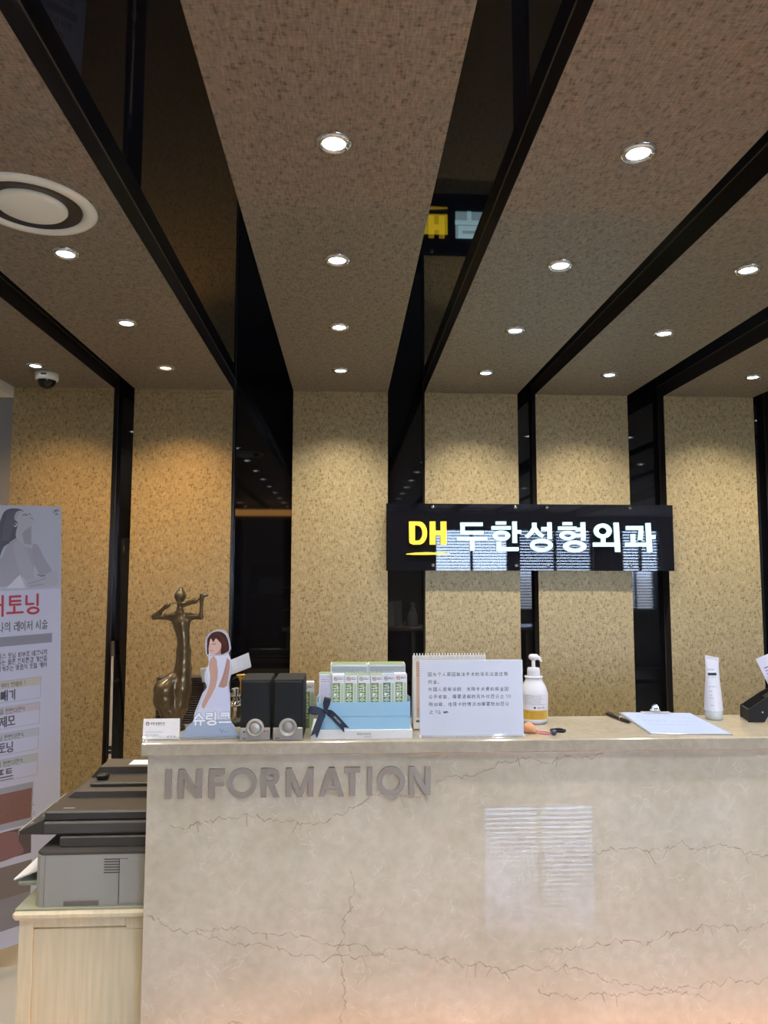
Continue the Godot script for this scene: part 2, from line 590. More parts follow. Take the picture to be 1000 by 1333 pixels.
func make_materials() -> void:
	var paper := paper_image()
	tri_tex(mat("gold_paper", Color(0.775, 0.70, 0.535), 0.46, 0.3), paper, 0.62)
	tri_tex(mat("shaded_paper", Color(0.585, 0.54, 0.50), 0.55, 0.1), paper, 0.62)  # same wallpaper as the wall, darkened and greyed for the dimmer light overhead
	mat("black_glass", Color(0.05, 0.055, 0.075), 0.03, 0.0, 0.5)
	mat("black_laminate", Color(0.045, 0.06, 0.10), 0.02, 0.0, 0.30)
	mat("dark_trim", Color(0.17, 0.16, 0.17), 0.35)
	mat("edge_metal", Color(0.42, 0.40, 0.38), 0.35, 0.6)
	mat("structure_dark", Color(0.06, 0.06, 0.065), 0.7)
	mat("grey_wall", Color(0.50, 0.51, 0.53), 0.8)
	mat("white_paint", Color(0.86, 0.85, 0.82), 0.7)
	mat("tile", Color(0.68, 0.67, 0.64), 0.015, 0.0, 0.75)
	mat("grout", Color(0.46, 0.44, 0.41), 0.9)
	mat("white_plastic", Color(0.88, 0.88, 0.86), 0.35)
	mat("chrome", Color(0.80, 0.81, 0.83), 0.12, 1.0)
	mat("steel", Color(0.63, 0.59, 0.55), 0.40, 0.35)
	mat("black_plastic", Color(0.045, 0.045, 0.05), 0.45)
	mat("soft_black", Color(0.06, 0.06, 0.065), 0.75)
	mat("silver_plastic", Color(0.70, 0.68, 0.65), 0.35, 0.35)
	mat("paper", Color(0.90, 0.91, 0.93), 0.75)
	mat("white_card", Color(0.92, 0.92, 0.93), 0.6)
	clear("acrylic", Color(0.93, 0.96, 0.98), 0.12, 0.04)
	glow("lamp_white", Color(0.86, 0.93, 1.0), 14.0)
	glow("lamp_warm", Color(1.0, 0.90, 0.76), 4.0)

# ------------------------------------------------------------------ the room
func build_room() -> void:
	var ceiling := structure("ceiling", slab(-3.3, 5.5, GLASS + 0.006, GLASS + 0.12, -4.15, 4.2), M.structure_dark)
	var back := structure("wall_back", slab(-3.3, 5.5, 0, GLASS + 0.006, WALLGLASS + 0.006, 4.2), M.structure_dark)
	structure("wall_left", slab(-3.42, -3.3, 0, GLASS + 0.12, -4.15, 4.2), M.white_paint)
	structure("wall_right", slab(5.5, 5.62, 0, GLASS + 0.12, -4.15, 4.2), M.white_paint)
	# gaps between the papered panels: black glass on the wall and above, in lengths with open joints
	var edges := []
	for p in PANELS: edges.append_array(p)
	var joints := [-4.0, -2.43, -0.82, 0.785, 2.39, WALLGLASS]
	for i in range(1, edges.size(), 2):
		var x0: float = edges[i]
		var x1: float = edges[i + 1] if i + 1 < edges.size() else 3.85
		part("black_glass_strip", slab(x0 - 0.004, x1 + 0.004, 0, GLASS, WALLGLASS, WALLGLASS + 0.006), M.black_glass, back)
		for k in joints.size() - 1:
			part("black_glass_panel", slab(x0 - 0.004, x1 + 0.004, GLASS, GLASS + 0.006, joints[k] + 0.001, joints[k + 1] - 0.001), M.black_laminate, ceiling)
		# fine metal edges where panel sides meet the glass
		for x in [x0 + 0.001, x1 - 0.001]:
			part("edge_trim", slab(x - 0.0015, x + 0.0015, GLASS - 0.003, GLASS, -4.0, WALLGLASS), M.edge_metal, ceiling)
			part("edge_trim", slab(x - 0.0015, x + 0.0015, 0, GLASS - 0.003, WALLGLASS - 0.003, WALLGLASS), M.edge_metal, back)
	for p in PANELS:
		# ceiling panel: papered underside, dark sides
		var x0: float = p[0]
		var x1: float = p[1]
		part("ceiling_panel", panel_mesh(v(x0, CEIL, WALLGLASS), v(x1, CEIL, WALLGLASS), v(x1, CEIL, -4.0), v(x0, CEIL, -4.0), Vector3.DOWN, slab(x0, x1, CEIL + 0.0005, GLASS, -4.0, WALLGLASS - 0.004), M.shaded_paper), null, ceiling)
		part("wall_panel", panel_mesh(v(x0, CEIL, WALL), v(x1, CEIL, WALL), v(x1, 0, WALL), v(x0, 0, WALL), Vector3.BACK, slab(x0, x1, 0, CEIL, WALL + 0.0005, WALLGLASS - 0.004), M.gold_paper), null, back)
	# creases where the paper lifts under the ceiling
	var creases := [[[-1.075, 2.545], [-1.0, 2.533], [-0.93, 2.527]], [[-0.86, 2.535], [-0.77, 2.527], [-0.65, 2.534]], [[-0.87, 2.508], [-0.78, 2.502], [-0.66, 2.512]], [[0.62, 2.543], [0.78, 2.535], [0.93, 2.54]]]
	for c in creases:
		var pts := []
		for q in c: pts.append(v(q[0], q[1], WALL + 0.0015))
		pts = smooth_path(pts)
		var rr := []
		for i in pts.size(): rr.append(0.0005 + 0.0045 * sin(PI * i / (pts.size() - 1)))
		var st := S()
		tube(st, pts, rr, 8)
		part("paper_crease", st, M.gold_paper, back)
	# plain bay to the left of the papered panels, with its lower bulkhead
	part("grey_bay", slab(-3.3, -1.8355, 0, 2.495, WALL, WALLGLASS), M.grey_wall, back)
	part("bulkhead", slab(-3.3, -1.8355, 2.495, GLASS, -4.0, WALLGLASS), M.white_paint, ceiling)
	part("grey_bay", slab(3.85, 5.5, 0, 2.495, WALL, WALLGLASS), M.grey_wall, back)
	part("bulkhead", slab(3.85, 5.5, 2.495, GLASS, -4.0, WALLGLASS), M.white_paint, ceiling)
	# floor: polished tiles over grout
	var floor_ := structure("floor", slab(-3.3, 5.5, -0.12, -0.004, -4.15, 4.2), M.grout)
	var ts := boxm(Vector3(0.597, 0.012, 0.597), 0.0015)
	ts.generate_normals()
	var tile := ts.commit()
	for i in 15:
		for j in 14:
			part("floor_tile", tile, M.tile, floor_, v(-3.0 + i * 0.6, -0.006, -3.86 + j * 0.6))
	# wall behind the visitor, with a wide window
	var front := structure("wall_front", slab(-3.3, 1.45, 0, GLASS, -4.15, -4.0), M.white_paint)
	var openings := [[1.45, 2.72, 0.9], [2.86, 4.14, 0.9], [4.62, 5.3, 0.9]]
	part("wall_below_windows", slab(1.45, 5.5, 0, 0.9, -4.15, -4.0), M.white_paint, front)
	part("wall_above_windows", slab(1.45, 5.5, 2.3, GLASS, -4.15, -4.0), M.white_paint, front)
	for q in [[2.72, 2.86], [4.14, 4.62], [5.3, 5.5]]:
		part("wall_pier", slab(q[0], q[1], 0.9, 2.3, -4.15, -4.0), M.white_paint, front)
	mat("blind", Color(0.30, 0.31, 0.35), 0.5)
	clear("window_glass", Color(0.95, 0.97, 0.98), 0.05, 0.0)
	for k in 3:
		var x0: float = openings[k][0]
		var x1: float = openings[k][1]
		var xm := (x0 + x1) / 2
		var fs := S()
		for x in [x0 + 0.02, xm, x1 - 0.02]: box(fs, v(x, 1.6, -4.08), Vector3(0.045, 1.4, 0.06), 0.004)
		for y in [0.92, 2.28]: box(fs, v(xm, y, -4.08), Vector3(x1 - x0, 0.04, 0.06), 0.004)
		var win := structure("window_%d" % (k + 1), fs, M.white_plastic)
		part("pane", slab(x0 + 0.04, xm - 0.022, 0.94, 2.26, -4.084, -4.08), M.window_glass, win)
		part("pane", slab(xm + 0.022, x1 - 0.04, 0.94, 2.26, -4.084, -4.08), M.window_glass, win)
		var slat := boxm(Vector3(x1 - x0 - 0.02, 0.0015, 0.05), 0.0, Vector3.ZERO)
		slat.generate_normals()
		var slat_mesh := slat.commit()
		for i in 27:
			part("blind_slat", slat_mesh, M.blind, win, v(xm, 0.945 + i * 0.049, -4.03), Vector3(deg_to_rad([17, 42, 35][k]), 0, 0))
		part("blind_rail", slab(x0 + 0.01, x1 - 0.01, 2.255, 2.295, -4.045, -4.005), M.blind, win)

func panel_mesh(a: Vector3, b: Vector3, c: Vector3, d: Vector3, out: Vector3, body: SurfaceTool, face: Material) -> ArrayMesh:
	var st := S()
	quad(st, a, b, c, d, out)
	st.generate_normals()
	st.set_material(face)
	var m := st.commit()
	body.generate_normals()
	body.set_material(M.dark_trim)
	return body.commit(m)

const COLUMNS := ["far-left ceiling panel", "ceiling panel with the vent", "middle ceiling panel", "first ceiling panel right of middle", "second ceiling panel right of middle", "third ceiling panel right of middle", "fourth ceiling panel right of middle"]
const ORDER := ["nearest the wall", "second from the wall", "third from the wall", "fourth from the wall", "fifth from the wall", "sixth from the wall", "seventh from the wall", "eighth from the wall", "ninth from the wall", "tenth from the wall", "eleventh from the wall", "twelfth from the wall"]

func build_downlights() -> void:
	var ring := S()
	lathe(ring, [0.027, 0.0, 0.027, -0.004, 0.030, -0.007, 0.036, -0.008, 0.042, -0.005, 0.044, -0.0005, 0.044, 0.0], 36)
	ring.generate_normals()
	var ring_mesh := ring.commit()
	var lens := S()
	lathe(lens, [0.0, -0.006, 0.016, -0.0055, 0.0265, -0.0025, 0.027, 0.0], 28, Transform3D(), -1.0, 1.0)
	lens.generate_normals()
	var lens_mesh := lens.commit()
	var stud := S()
	lathe(stud, [0.0, -0.0105, 0.003, -0.0095, 0.0045, -0.007, 0.0045, -0.005], 12)
	stud.generate_normals()
	var stud_mesh := stud.commit()
	var xs := [-1.54, -0.906, -0.036, 0.704, 1.345, 2.105, 2.725]
	for c in 7:
		for r in 12:
			var z := 3.572 - r * 0.6435
			var warm: bool = c == 1 and r == 0
			var label := "%s downlight %s on the %s" % ["small dim warm" if warm else "white", ORDER[r], COLUMNS[c]]
			var t := thing("downlight", label, "downlight", v(xs[c], CEIL, z), 0.0, "ceiling downlights")
			part("trim_ring", ring_mesh, M.silver_plastic if warm else M.chrome, t)
			part("lens", lens_mesh, M.lamp_warm if warm else M.lamp_white, t)
			for k in 2:
				part("stud", stud_mesh, M.chrome, t, Vector3(0.0345 * cos(0.3 - k * 0.6), 0, 0.0345 * sin(0.3 - k * 0.6)))
			var l := SpotLight3D.new()
			l.name = "lamp"
			l.position = Vector3(0, -0.014, 0)
			l.rotation.x = -PI / 2
			l.light_color = Color(1.0, 0.80, 0.54) if c <= 1 and r == 0 else (Color(1.0, 0.95, 0.86) if r == 0 else Color(1.0, 0.98, 0.94))
			l.light_energy = LAMP * POWER[r] * (0.6 if c == 0 and r == 0 else 1.0)
			l.spot_angle = 62.0 if r == 0 else 58.0
			l.spot_angle_attenuation = 1.0
			l.spot_range = 12.0
			l.spot_attenuation = 2.0
			l.light_size = 0.025
			l.shadow_enabled = true
			t.add_child(l)

const LAMP := 1.0
const POWER := [1.85, 0.26, 0.36, 0.68, 0.62, 0.46, 0.34, 0.2, 0.1, 0.1, 0.1, 0.1]  # power per row from the wall, weighted to balance wall, counter and ceiling

# ------------------------------------------------------------------ counter
func letter_shapes(ch: String, w: float, h: float, d: float) -> SurfaceTool:
	var st := S()
	var t := 0.2 * h
	var layer := [0.0]
	var R := func(x0: float, y0: float, x1: float, y1: float) -> void:
		layer[0] += 0.00025
		var e: float = d + layer[0]
		box(st, Vector3((x0 + x1) / 2, (y0 + y1) / 2, e / 2), Vector3(x1 - x0, y1 - y0, e), 0.0007)
	var Q := func(a: Array) -> void:
		layer[0] += 0.00025
		prism(st, pv(a), 0, d + layer[0])
	match ch:
		"I": R.call(0, 0, w, h)
		"N":
			R.call(0, 0, t, h)
			R.call(w - t, 0, w, h)
			Q.call([0, h, t * 1.1, h, w, 0, w - t * 1.1, 0])
		"F":
			R.call(0, 0, t, h)
			R.call(0, h - t * 0.95, w, h)
			R.call(0, h * 0.40, w * 0.97, h * 0.40 + t * 0.85)
		"O": band(st, oval(Vector2(w / 2, h / 2), w / 2, h / 2 * 1.03, 56), oval(Vector2(w / 2, h / 2), w / 2 - t * 0.95, h / 2 * 1.03 - t * 0.95, 56), 0, d)
		"R":
			R.call(0, 0, t, h)
			var o := PackedVector2Array()
			var i := PackedVector2Array()
			for k in 19:
				var a := PI / 2 - PI * k / 18.0
				o.append(Vector2(w * 0.56 + cos(a) * w * 0.44, h * 0.70 + sin(a) * h * 0.30))
				i.append(Vector2(w * 0.56 + cos(a) * (w * 0.44 - t), h * 0.70 + sin(a) * (h * 0.30 - t * 0.85)))
			o.append(Vector2(0, h * 0.40))
			i.append(Vector2(t, h * 0.40 + t * 0.85))
			o.append(Vector2(0, h))
			i.append(Vector2(t, h - t * 0.85))
			band(st, o, i, 0, d - 0.0002)
			Q.call([w * 0.40, h * 0.42, w * 0.40 + t * 1.1, h * 0.42, w + t * 0.08, 0, w - t * 1.05, 0])
		"M":
			R.call(0, 0, t, h)
			R.call(w - t, 0, w, h)
			Q.call([0, h, t, h, w / 2 + t * 0.45, 0, w / 2 - t * 0.45, 0])
			Q.call([w - t, h, w, h, w / 2 + t * 0.45, 0, w / 2 - t * 0.45, 0])
		"A":
			Q.call([0, 0, t, 0, w / 2 + t * 0.5, h, w / 2 - t * 0.5, h])
			Q.call([w - t, 0, w, 0, w / 2 + t * 0.5, h, w / 2 - t * 0.5, h])
			R.call(w * 0.2, h * 0.2, w * 0.8, h * 0.2 + t * 0.75)
		"T":
			R.call(w / 2 - t / 2, 0, w / 2 + t / 2, h)
			R.call(0, h - t * 0.95, w, h)
	return st

func build_counter() -> void:
	var t := thing("reception_counter", "long beige marble reception counter with raised steel INFORMATION lettering", "counter", v(0.95, 0, 1.95))
	var o := v(0.95, 0, 1.95)
	var front := printed("marble_front", marble_image(2048, 768, 26, 1100, 11, [[152, 562], [847, 536], [938, 538], [1040, 655]]), 0.02)
	front.metallic_specular = 0.85
	var top := tri_tex(mat("marble_top", Color(0.87, 0.865, 0.87), 0.10), marble_image(768, 768, 5, 260, 31), 0.8)
	part("front_panel", sheet(2.905, 1.067, 0.046, front, top, 0.0), null, t, v(0.9475, 0, 1.9465) - o)
	part("top_slab", boxm(Vector3(2.922, 0.033, 0.302), 0.003), top, t, v(0.941, TOP - 0.0165, 2.059) - o)
	for x in [0.55, 1.5, 2.37]:
		part("support_panel", boxm(Vector3(0.03, 1.066, 0.22), 0.001), top, t, v(x, 0.533, 2.082) - o)
	part("work_desk", boxm(Vector3(2.2, 0.03, 0.55), 0.002), mat("desk_dark", Color(0.20, 0.18, 0.165), 0.5), t, v(1.25, 0.73, 2.47) - o)
	part("desk_end", boxm(Vector3(0.03, 0.713, 0.5), 0.001), M.desk_dark, t, v(0.3, 0.357, 2.46) - o)
	# low step along the foot of the counter with a warm light line in it
	part("foot_step", boxm(Vector3(2.905, 0.10, 0.07), 0.002), top, t, v(0.9475, 0.05, 1.888) - o)
	part("light_strip", boxm(Vector3(2.8, 0.006, 0.012), 0.001), glow("strip_warm", Color(1.0, 0.66, 0.38), 1.5), t, v(0.9475, 0.103, 1.895) - o)
	var a := AreaLight3D.new()
	a.name = "strip_lamp"
	a.area_size = Vector2(2.8, 0.012)
	a.light_color = Color(1.0, 0.66, 0.40)
	a.light_energy = STRIP
	a.area_normalize_energy = true
	a.shadow_enabled = true
	a.area_range = 8.0
	a.position = v(0.9475, 0.110, 1.885) - o
	a.rotation.x = deg_to_rad(1)
	t.add_child(a)
	# raised lettering, placed letter by letter (left edge, width)
	var spots := [["I", -0.4578, 0.0148], ["N", -0.4259, 0.0600], ["F", -0.3482, 0.0400], ["O", -0.3017, 0.0750], ["R", -0.2165, 0.0475], ["M", -0.1520, 0.0710], ["A", -0.0673, 0.0645], ["T", -0.0025, 0.0415], ["I", 0.0572, 0.0130], ["O", 0.0822, 0.0730], ["N", 0.1649, 0.0562]]
	for s in spots:
		var st := letter_shapes(s[0], s[2], 0.0725, 0.0075)
		part("letter", st, M.steel, t, v(s[1], 0.960, 1.9229) - o)

const STRIP := 13.0

# ------------------------------------------------------------------ lit sign
func build_sign() -> void:
	var at := v(1.0245, 1.735, 3.955)
	var t := thing("wall_sign", "black glossy sign with yellow DH and white lit Korean lettering on the gold wall", "sign", at)
	part("panel", boxm(Vector3(1.615, 0.37, 0.008), 0.001), M.sign_black, t, Vector3(0, 0, -0.004))
	for x in [0.475, 0.937, 1.115, 1.586]:
		for y in [1.902, 1.579]:
			var st := S()
			lathe(st, [0.006, -0.05, 0.006, 0.0, 0.006, 0.0, 0.0095, 0.0, 0.0095, 0.0, 0.0095, 0.005, 0.007, 0.008, 0.0, 0.0085], 20, Transform3D(Basis(Vector3.RIGHT, PI / 2), Vector3.ZERO))
			part("standoff_bolt", st, M.chrome, t, v(x, y, 3.955) - at)
	# lettering drawn in sign units u (to the right) and w (down), a unit is 4.3 mm
	var f := func(u: float, w: float) -> Vector2:
		return Vector2(0.340 + (u - 532.0) * 0.004325 - 1.0245, 1.819 - (w - 679.0 - (u - 532.0) * 0.0047) * 0.00424 - 1.735)
	var run := func(name_: String, ox: float, oy: float, k: float, bars: Array, rings: Array, polys: Array, m: Material) -> void:
		var st := S()
		for b in bars:
			var p := PackedVector2Array([f.call(ox + b[0] * k, oy + b[1] * k), f.call(ox + b[2] * k, oy + b[1] * k), f.call(ox + b[2] * k, oy + b[3] * k), f.call(ox + b[0] * k, oy + b[3] * k)])
			prism(st, p, 0.0, 0.014)
		for r in rings:
			var c: Vector2 = f.call(ox + r[0] * k, oy + r[1] * k)
			band(st, oval(c, r[2] * k * 0.004325, r[3] * k * 0.00424, 48), oval(c, r[4] * k * 0.004325, r[5] * k * 0.00424, 48), 0.0, 0.0141)
		for q in polys:
			var p := PackedVector2Array()
			for i in range(0, q.size(), 2): p.append(f.call(ox + q[i] * k, oy + q[i + 1] * k))
			prism(st, p, 0.0, 0.0142)
		part(name_, st, m, t)
	var w: Material = M.sign_white
	run.call("lit_letter", 590, 660, 0.1, [[82, 203, 370, 250], [85, 203, 138, 358], [85, 312, 378, 360], [40, 392, 425, 438], [205, 438, 260, 570]], [], [], w)
	run.call("lit_letter", 590, 660, 0.1, [[540, 190, 672, 230], [485, 250, 730, 295], [755, 190, 810, 470], [810, 302, 865, 348], [548, 455, 600, 575], [548, 525, 828, 575]], [[610, 375, 112, 67, 53, 27]], [], w)
	run.call("lit_letter", 680, 660, 0.1, [[310, 200, 362, 420], [232, 262, 310, 310]], [[226, 500, 146, 86, 93, 34]], [[112, 205, 166, 205, 166, 265, 205, 325, 265, 368, 235, 402, 180, 368, 140, 325, 100, 368, 45, 408, 15, 380, 75, 325, 112, 265]], w)
	run.call("lit_letter", 680, 660, 0.1, [[510, 198, 630, 238], [450, 255, 685, 300], [745, 200, 800, 440], [680, 270, 745, 315], [680, 348, 745, 392]], [[572, 372, 108, 60, 50, 22], [659, 516, 151, 75, 84, 27]], [], w)
	run.call("lit_letter", 760, 640, 0.13, [[160, 465, 200, 515], [78, 512, 290, 553]], [[177, 395, 88, 75, 44, 35]], [[291, 310, 337, 310, 347, 607, 300, 607]], w)
	run.call("lit_letter", 760, 640, 0.13, [[415, 345, 585, 385], [460, 428, 500, 515], [402, 512, 610, 552], [662, 437, 705, 475]], [], [[545, 383, 585, 383, 573, 487, 532, 487], [615, 315, 660, 315, 668, 608, 623, 608]], w)
	# D: a straight back and a round bowl
	var o := PackedVector2Array()
	var i := PackedVector2Array()
	for q in [[375, 390, 450, 440], [450, 390, 450, 440], [500, 391, 480, 441]]:
		o.append(f.call(495 + q[0] * 0.1, 640 + q[1] * 0.1))
		i.append(f.call(495 + q[2] * 0.1, 640 + q[3] * 0.1))
	for k in 15:
		var a := -PI / 2 + PI * (k + 0.5) / 15.0
		o.append(f.call(495 + 50.5 + cos(a) * 10.0, 640 + 54.0 + sin(a) * 14.9))
		i.append(f.call(495 + 48.5 + cos(a) * 6.2, 640 + 54.0 + sin(a) * 9.8))
	for q in [[500, 689, 480, 639], [430, 690, 455, 640], [385, 670, 450, 636], [378, 640, 450, 620]]:
		o.append(f.call(495 + q[0] * 0.1, 640 + q[1] * 0.1))
		i.append(f.call(495 + q[2] * 0.1, 640 + q[3] * 0.1))
	var st := S()
	band(st, o, i, 0.0, 0.014)
	part("lit_letter", st, M.sign_yellow, t)
	run.call("lit_letter", 495, 640, 0.1, [[640, 390, 712, 690], [780, 390, 852, 690], [712, 510, 780, 570]], [], [], M.sign_yellow)
	run.call("swoosh", 495, 640, 0.1, [], [], [[340, 817, 340, 808, 440, 796, 600, 788, 760, 796, 895, 808, 895, 812, 760, 818, 600, 822, 440, 822]], M.sign_yellow)
	for q in [[0.44, Color(1.0, 0.85, 0.15), 0.25, 0.12], [1.16, Color(0.80, 0.95, 1.0), 1.1, 0.16]]:
		var l := AreaLight3D.new()
		l.name = "sign_lamp"
		l.area_size = Vector2(q[2], q[3])
		l.light_color = q[1]
		l.light_energy = 0.06 * q[2] / 0.5
		l.area_normalize_energy = true
		l.area_range = 8.0
		l.shadow_enabled = true
		l.position = v(q[0], 1.745, 3.955) - at + Vector3(0, 0, 0.016)
		l.rotation.y = PI
		t.add_child(l)

func _ready() -> void:
	rng.seed = 5
	var cam := Camera3D.new()
	cam.name = "camera"
	add_child(cam)
	cam.position = Vector3(0, 1.53, 0)
	cam.rotation = Vector3(deg_to_rad(4.926), deg_to_rad(-2.962), deg_to_rad(0.084))
	cam.fov = 70.733
	cam.near = 0.05
	cam.current = true
	var env := Environment.new()
	env.background_mode = Environment.BG_SKY
	var sky := Sky.new()
	var sm := ProceduralSkyMaterial.new()
	sm.sky_top_color = Color(0.55, 0.70, 0.95)
	sm.sky_horizon_color = Color(0.80, 0.88, 1.0)
	sm.ground_horizon_color = Color(0.80, 0.84, 0.92)
	sm.ground_bottom_color = Color(0.55, 0.57, 0.60)
	sm.sky_energy_multiplier = SKY
	sm.ground_energy_multiplier = SKY * 0.8
	sky.sky_material = sm
	env.sky = sky
	env.tonemap_mode = Environment.TONE_MAPPER_LINEAR
	env.tonemap_exposure = EXPOSURE
	env.sdfgi_enabled = true
	env.ssao_enabled = true
	env.ssil_enabled = true
	var we := WorldEnvironment.new()
	we.name = "environment"
	we.environment = env
	add_child(we)
	make_materials()
	clear("sign_black", Color(0.06, 0.065, 0.10), 0.93, 0.02)
	M.sign_black.metallic_specular = 0.42
	glow("sign_white", Color(0.74, 0.95, 0.97), 1.35)
	M.sign_white.albedo_color = Color(0.5, 0.6, 0.6)
	glow("sign_yellow", Color(1.0, 0.84, 0.22), 1.3)
	M.sign_yellow.albedo_color = Color(0.6, 0.5, 0.1)
	build_room()
	build_downlights()
	build_counter()
	build_sign()
	build_objects()

const SKY := 5.6
const EXPOSURE := 1.06

# ------------------------------------------------------------------ rounded bodies from a skeleton (surface nets)
# bones: [ax, ay, az, ar, bx, by, bz, br]
func nets(st: SurfaceTool, bones: Array, k: float, cell: float, zscale := 1.0) -> void:
	var lo := Vector3.ONE * 1e9
	var hi := -lo
	for b in bones:
		for e in [0, 4]:
			var p := Vector3(b[e], b[e + 1], b[e + 2])
			var r: float = b[e + 3] + k + 2 * cell
			lo = lo.min(p - Vector3.ONE * r)
			hi = hi.max(p + Vector3.ONE * r)
	var n := Vector3i(((hi - lo) / cell).ceil()) + Vector3i.ONE
	var f := PackedFloat32Array()
	f.resize(n.x * n.y * n.z)
	f.fill(1.0)
	for b in bones:
		var a := Vector3(b[0], b[1], b[2])
		var c := Vector3(b[4], b[5], b[6])
		var ra: float = b[3]
		var rb: float = b[7]
		var pad := Vector3.ONE * (maxf(ra, rb) + k + 2 * cell)
		var i0 := Vector3i((a.min(c) - pad - lo) / cell).clamp(Vector3i.ZERO, n - Vector3i.ONE)
		var i1 := Vector3i((a.max(c) + pad - lo) / cell).clamp(Vector3i.ZERO, n - Vector3i.ONE)
		var ac := c - a
		var l2 := maxf(ac.length_squared(), 1e-9)
		for z in range(i0.z, i1.z + 1):
			for y in range(i0.y, i1.y + 1):
				var row := (z * n.y + y) * n.x
				for x in range(i0.x, i1.x + 1):
					var p := lo + Vector3(x, y, z) * cell
					var t := clampf((p - a).dot(ac) / l2, 0, 1)
					var d := p.distance_to(a + ac * t) - lerpf(ra, rb, t)
					var g := f[row + x]
					var h := maxf(k - absf(g - d), 0.0) / k
					f[row + x] = minf(g, d) - h * h * k * 0.25
	var at := {}
	var step := [1, n.x, n.x * n.y]
	for z in n.z - 1:
		for y in n.y - 1:
			for x in n.x - 1:
				var id: int = (z * n.y + y) * n.x + x
				var mask := 0
				var sum := Vector3.ZERO
				var cnt := 0
				for q in 8:
					if f[id + (q & 1) + ((q >> 1) & 1) * n.x + (q >> 2) * n.x * n.y] < 0.0: mask |= 1 << q
				if mask == 0 or mask == 255: continue
				for q in 8:
					for ax in 3:
						if q & (1 << ax): continue
						var w := q | (1 << ax)
						if ((mask >> q) & 1) == ((mask >> w) & 1): continue
						var fa := f[id + (q & 1) + ((q >> 1) & 1) * n.x + (q >> 2) * n.x * n.y]
						var fb := f[id + (w & 1) + ((w >> 1) & 1) * n.x + (w >> 2) * n.x * n.y]
						var p := Vector3(q & 1, (q >> 1) & 1, q >> 2)
						p[ax] += fa / (fa - fb)
						sum += p
						cnt += 1
				at[id] = (lo + (Vector3(x, y, z) + sum / cnt) * cell) * Vector3(1, 1, zscale)
	st.set_smooth_group(3)
	for id in at:
		var x: int = id % n.x
		var y: int = (id / n.x) % n.y
		var z: int = id / (n.x * n.y)
		var here := f[id]
		for ax in 3:
			var u := (ax + 1) % 3
			var w := (ax + 2) % 3
			var c := [x, y, z]
			if c[u] == 0 or c[w] == 0: continue
			var there: float = f[id + step[ax]]
			if (here < 0.0) == (there < 0.0): continue
			var i1: int = id - step[u]
			var i2: int = id - step[u] - step[w]
			var i3: int = id - step[w]
			if not (at.has(i1) and at.has(i2) and at.has(i3)): continue
			var out := Vector3.ZERO
			out[ax] = 1.0 if here < 0.0 else -1.0
			quad(st, at[id], at[i1], at[i2], at[i3], out)
	st.set_smooth_group(-1)

# ------------------------------------------------------------------ things on the ceiling
func build_ceiling_things() -> void:
	var t := thing("air_diffuser", "round white ceiling air diffuser with a dark ring slot, top left", "air vent", v(-0.885, CEIL, 1.985))
	var st := S()
	lathe(st, [0.132, 0.02, 0.132, 0.0, 0.137, -0.006, 0.15, -0.010, 0.165, -0.007, 0.172, -0.0005, 0.172, 0.0], 56)
	part("outer_ring", st, M.white_plastic, t)
	st = S()
	lathe(st, [0.092, 0.0, 0.131, 0.0, 0.131, 0.0, 0.131, -0.004, 0.131, -0.004, 0.092, -0.0005], 56)
	part("slot", st, mat("slot_dark", Color(0.10, 0.12, 0.17), 0.25), t)
	st = S()
	lathe(st, [0.0, -0.014, 0.075, -0.013, 0.089, -0.010, 0.094, -0.004, 0.094, 0.0], 56)
	part("inner_disc", st, M.white_plastic, t)
	t = thing("security_camera", "white dome security camera under the far left of the ceiling", "camera", v(-1.54, CEIL, 3.71))
	st = S()
	lathe(st, [0.045, -0.040, 0.054, -0.036, 0.056, -0.028, 0.056, -0.002, 0.053, 0.0], 40)
	lathe(st, [0.040, -0.036, 0.045, -0.040], 40)
	part("housing", st, M.white_plastic, t)
	st = S()
	var prof := []
	for i in 10:
		var a := PI / 2 * i / 9.0
		prof.append_array([0.045 * sin(a), -0.036 - 0.046 * cos(a)])
	lathe(st, prof, 36)
	part("dome", st, mat("smoked_dome", Color(0.03, 0.03, 0.035), 0.05), t)
	st = S()
	box(st, Vector3(0.006, -0.018, 0.0555), Vector3(0.028, 0.009, 0.0025), 0.0005)
	part("badge", st, mat("badge_grey", Color(0.25, 0.26, 0.28), 0.5), t)

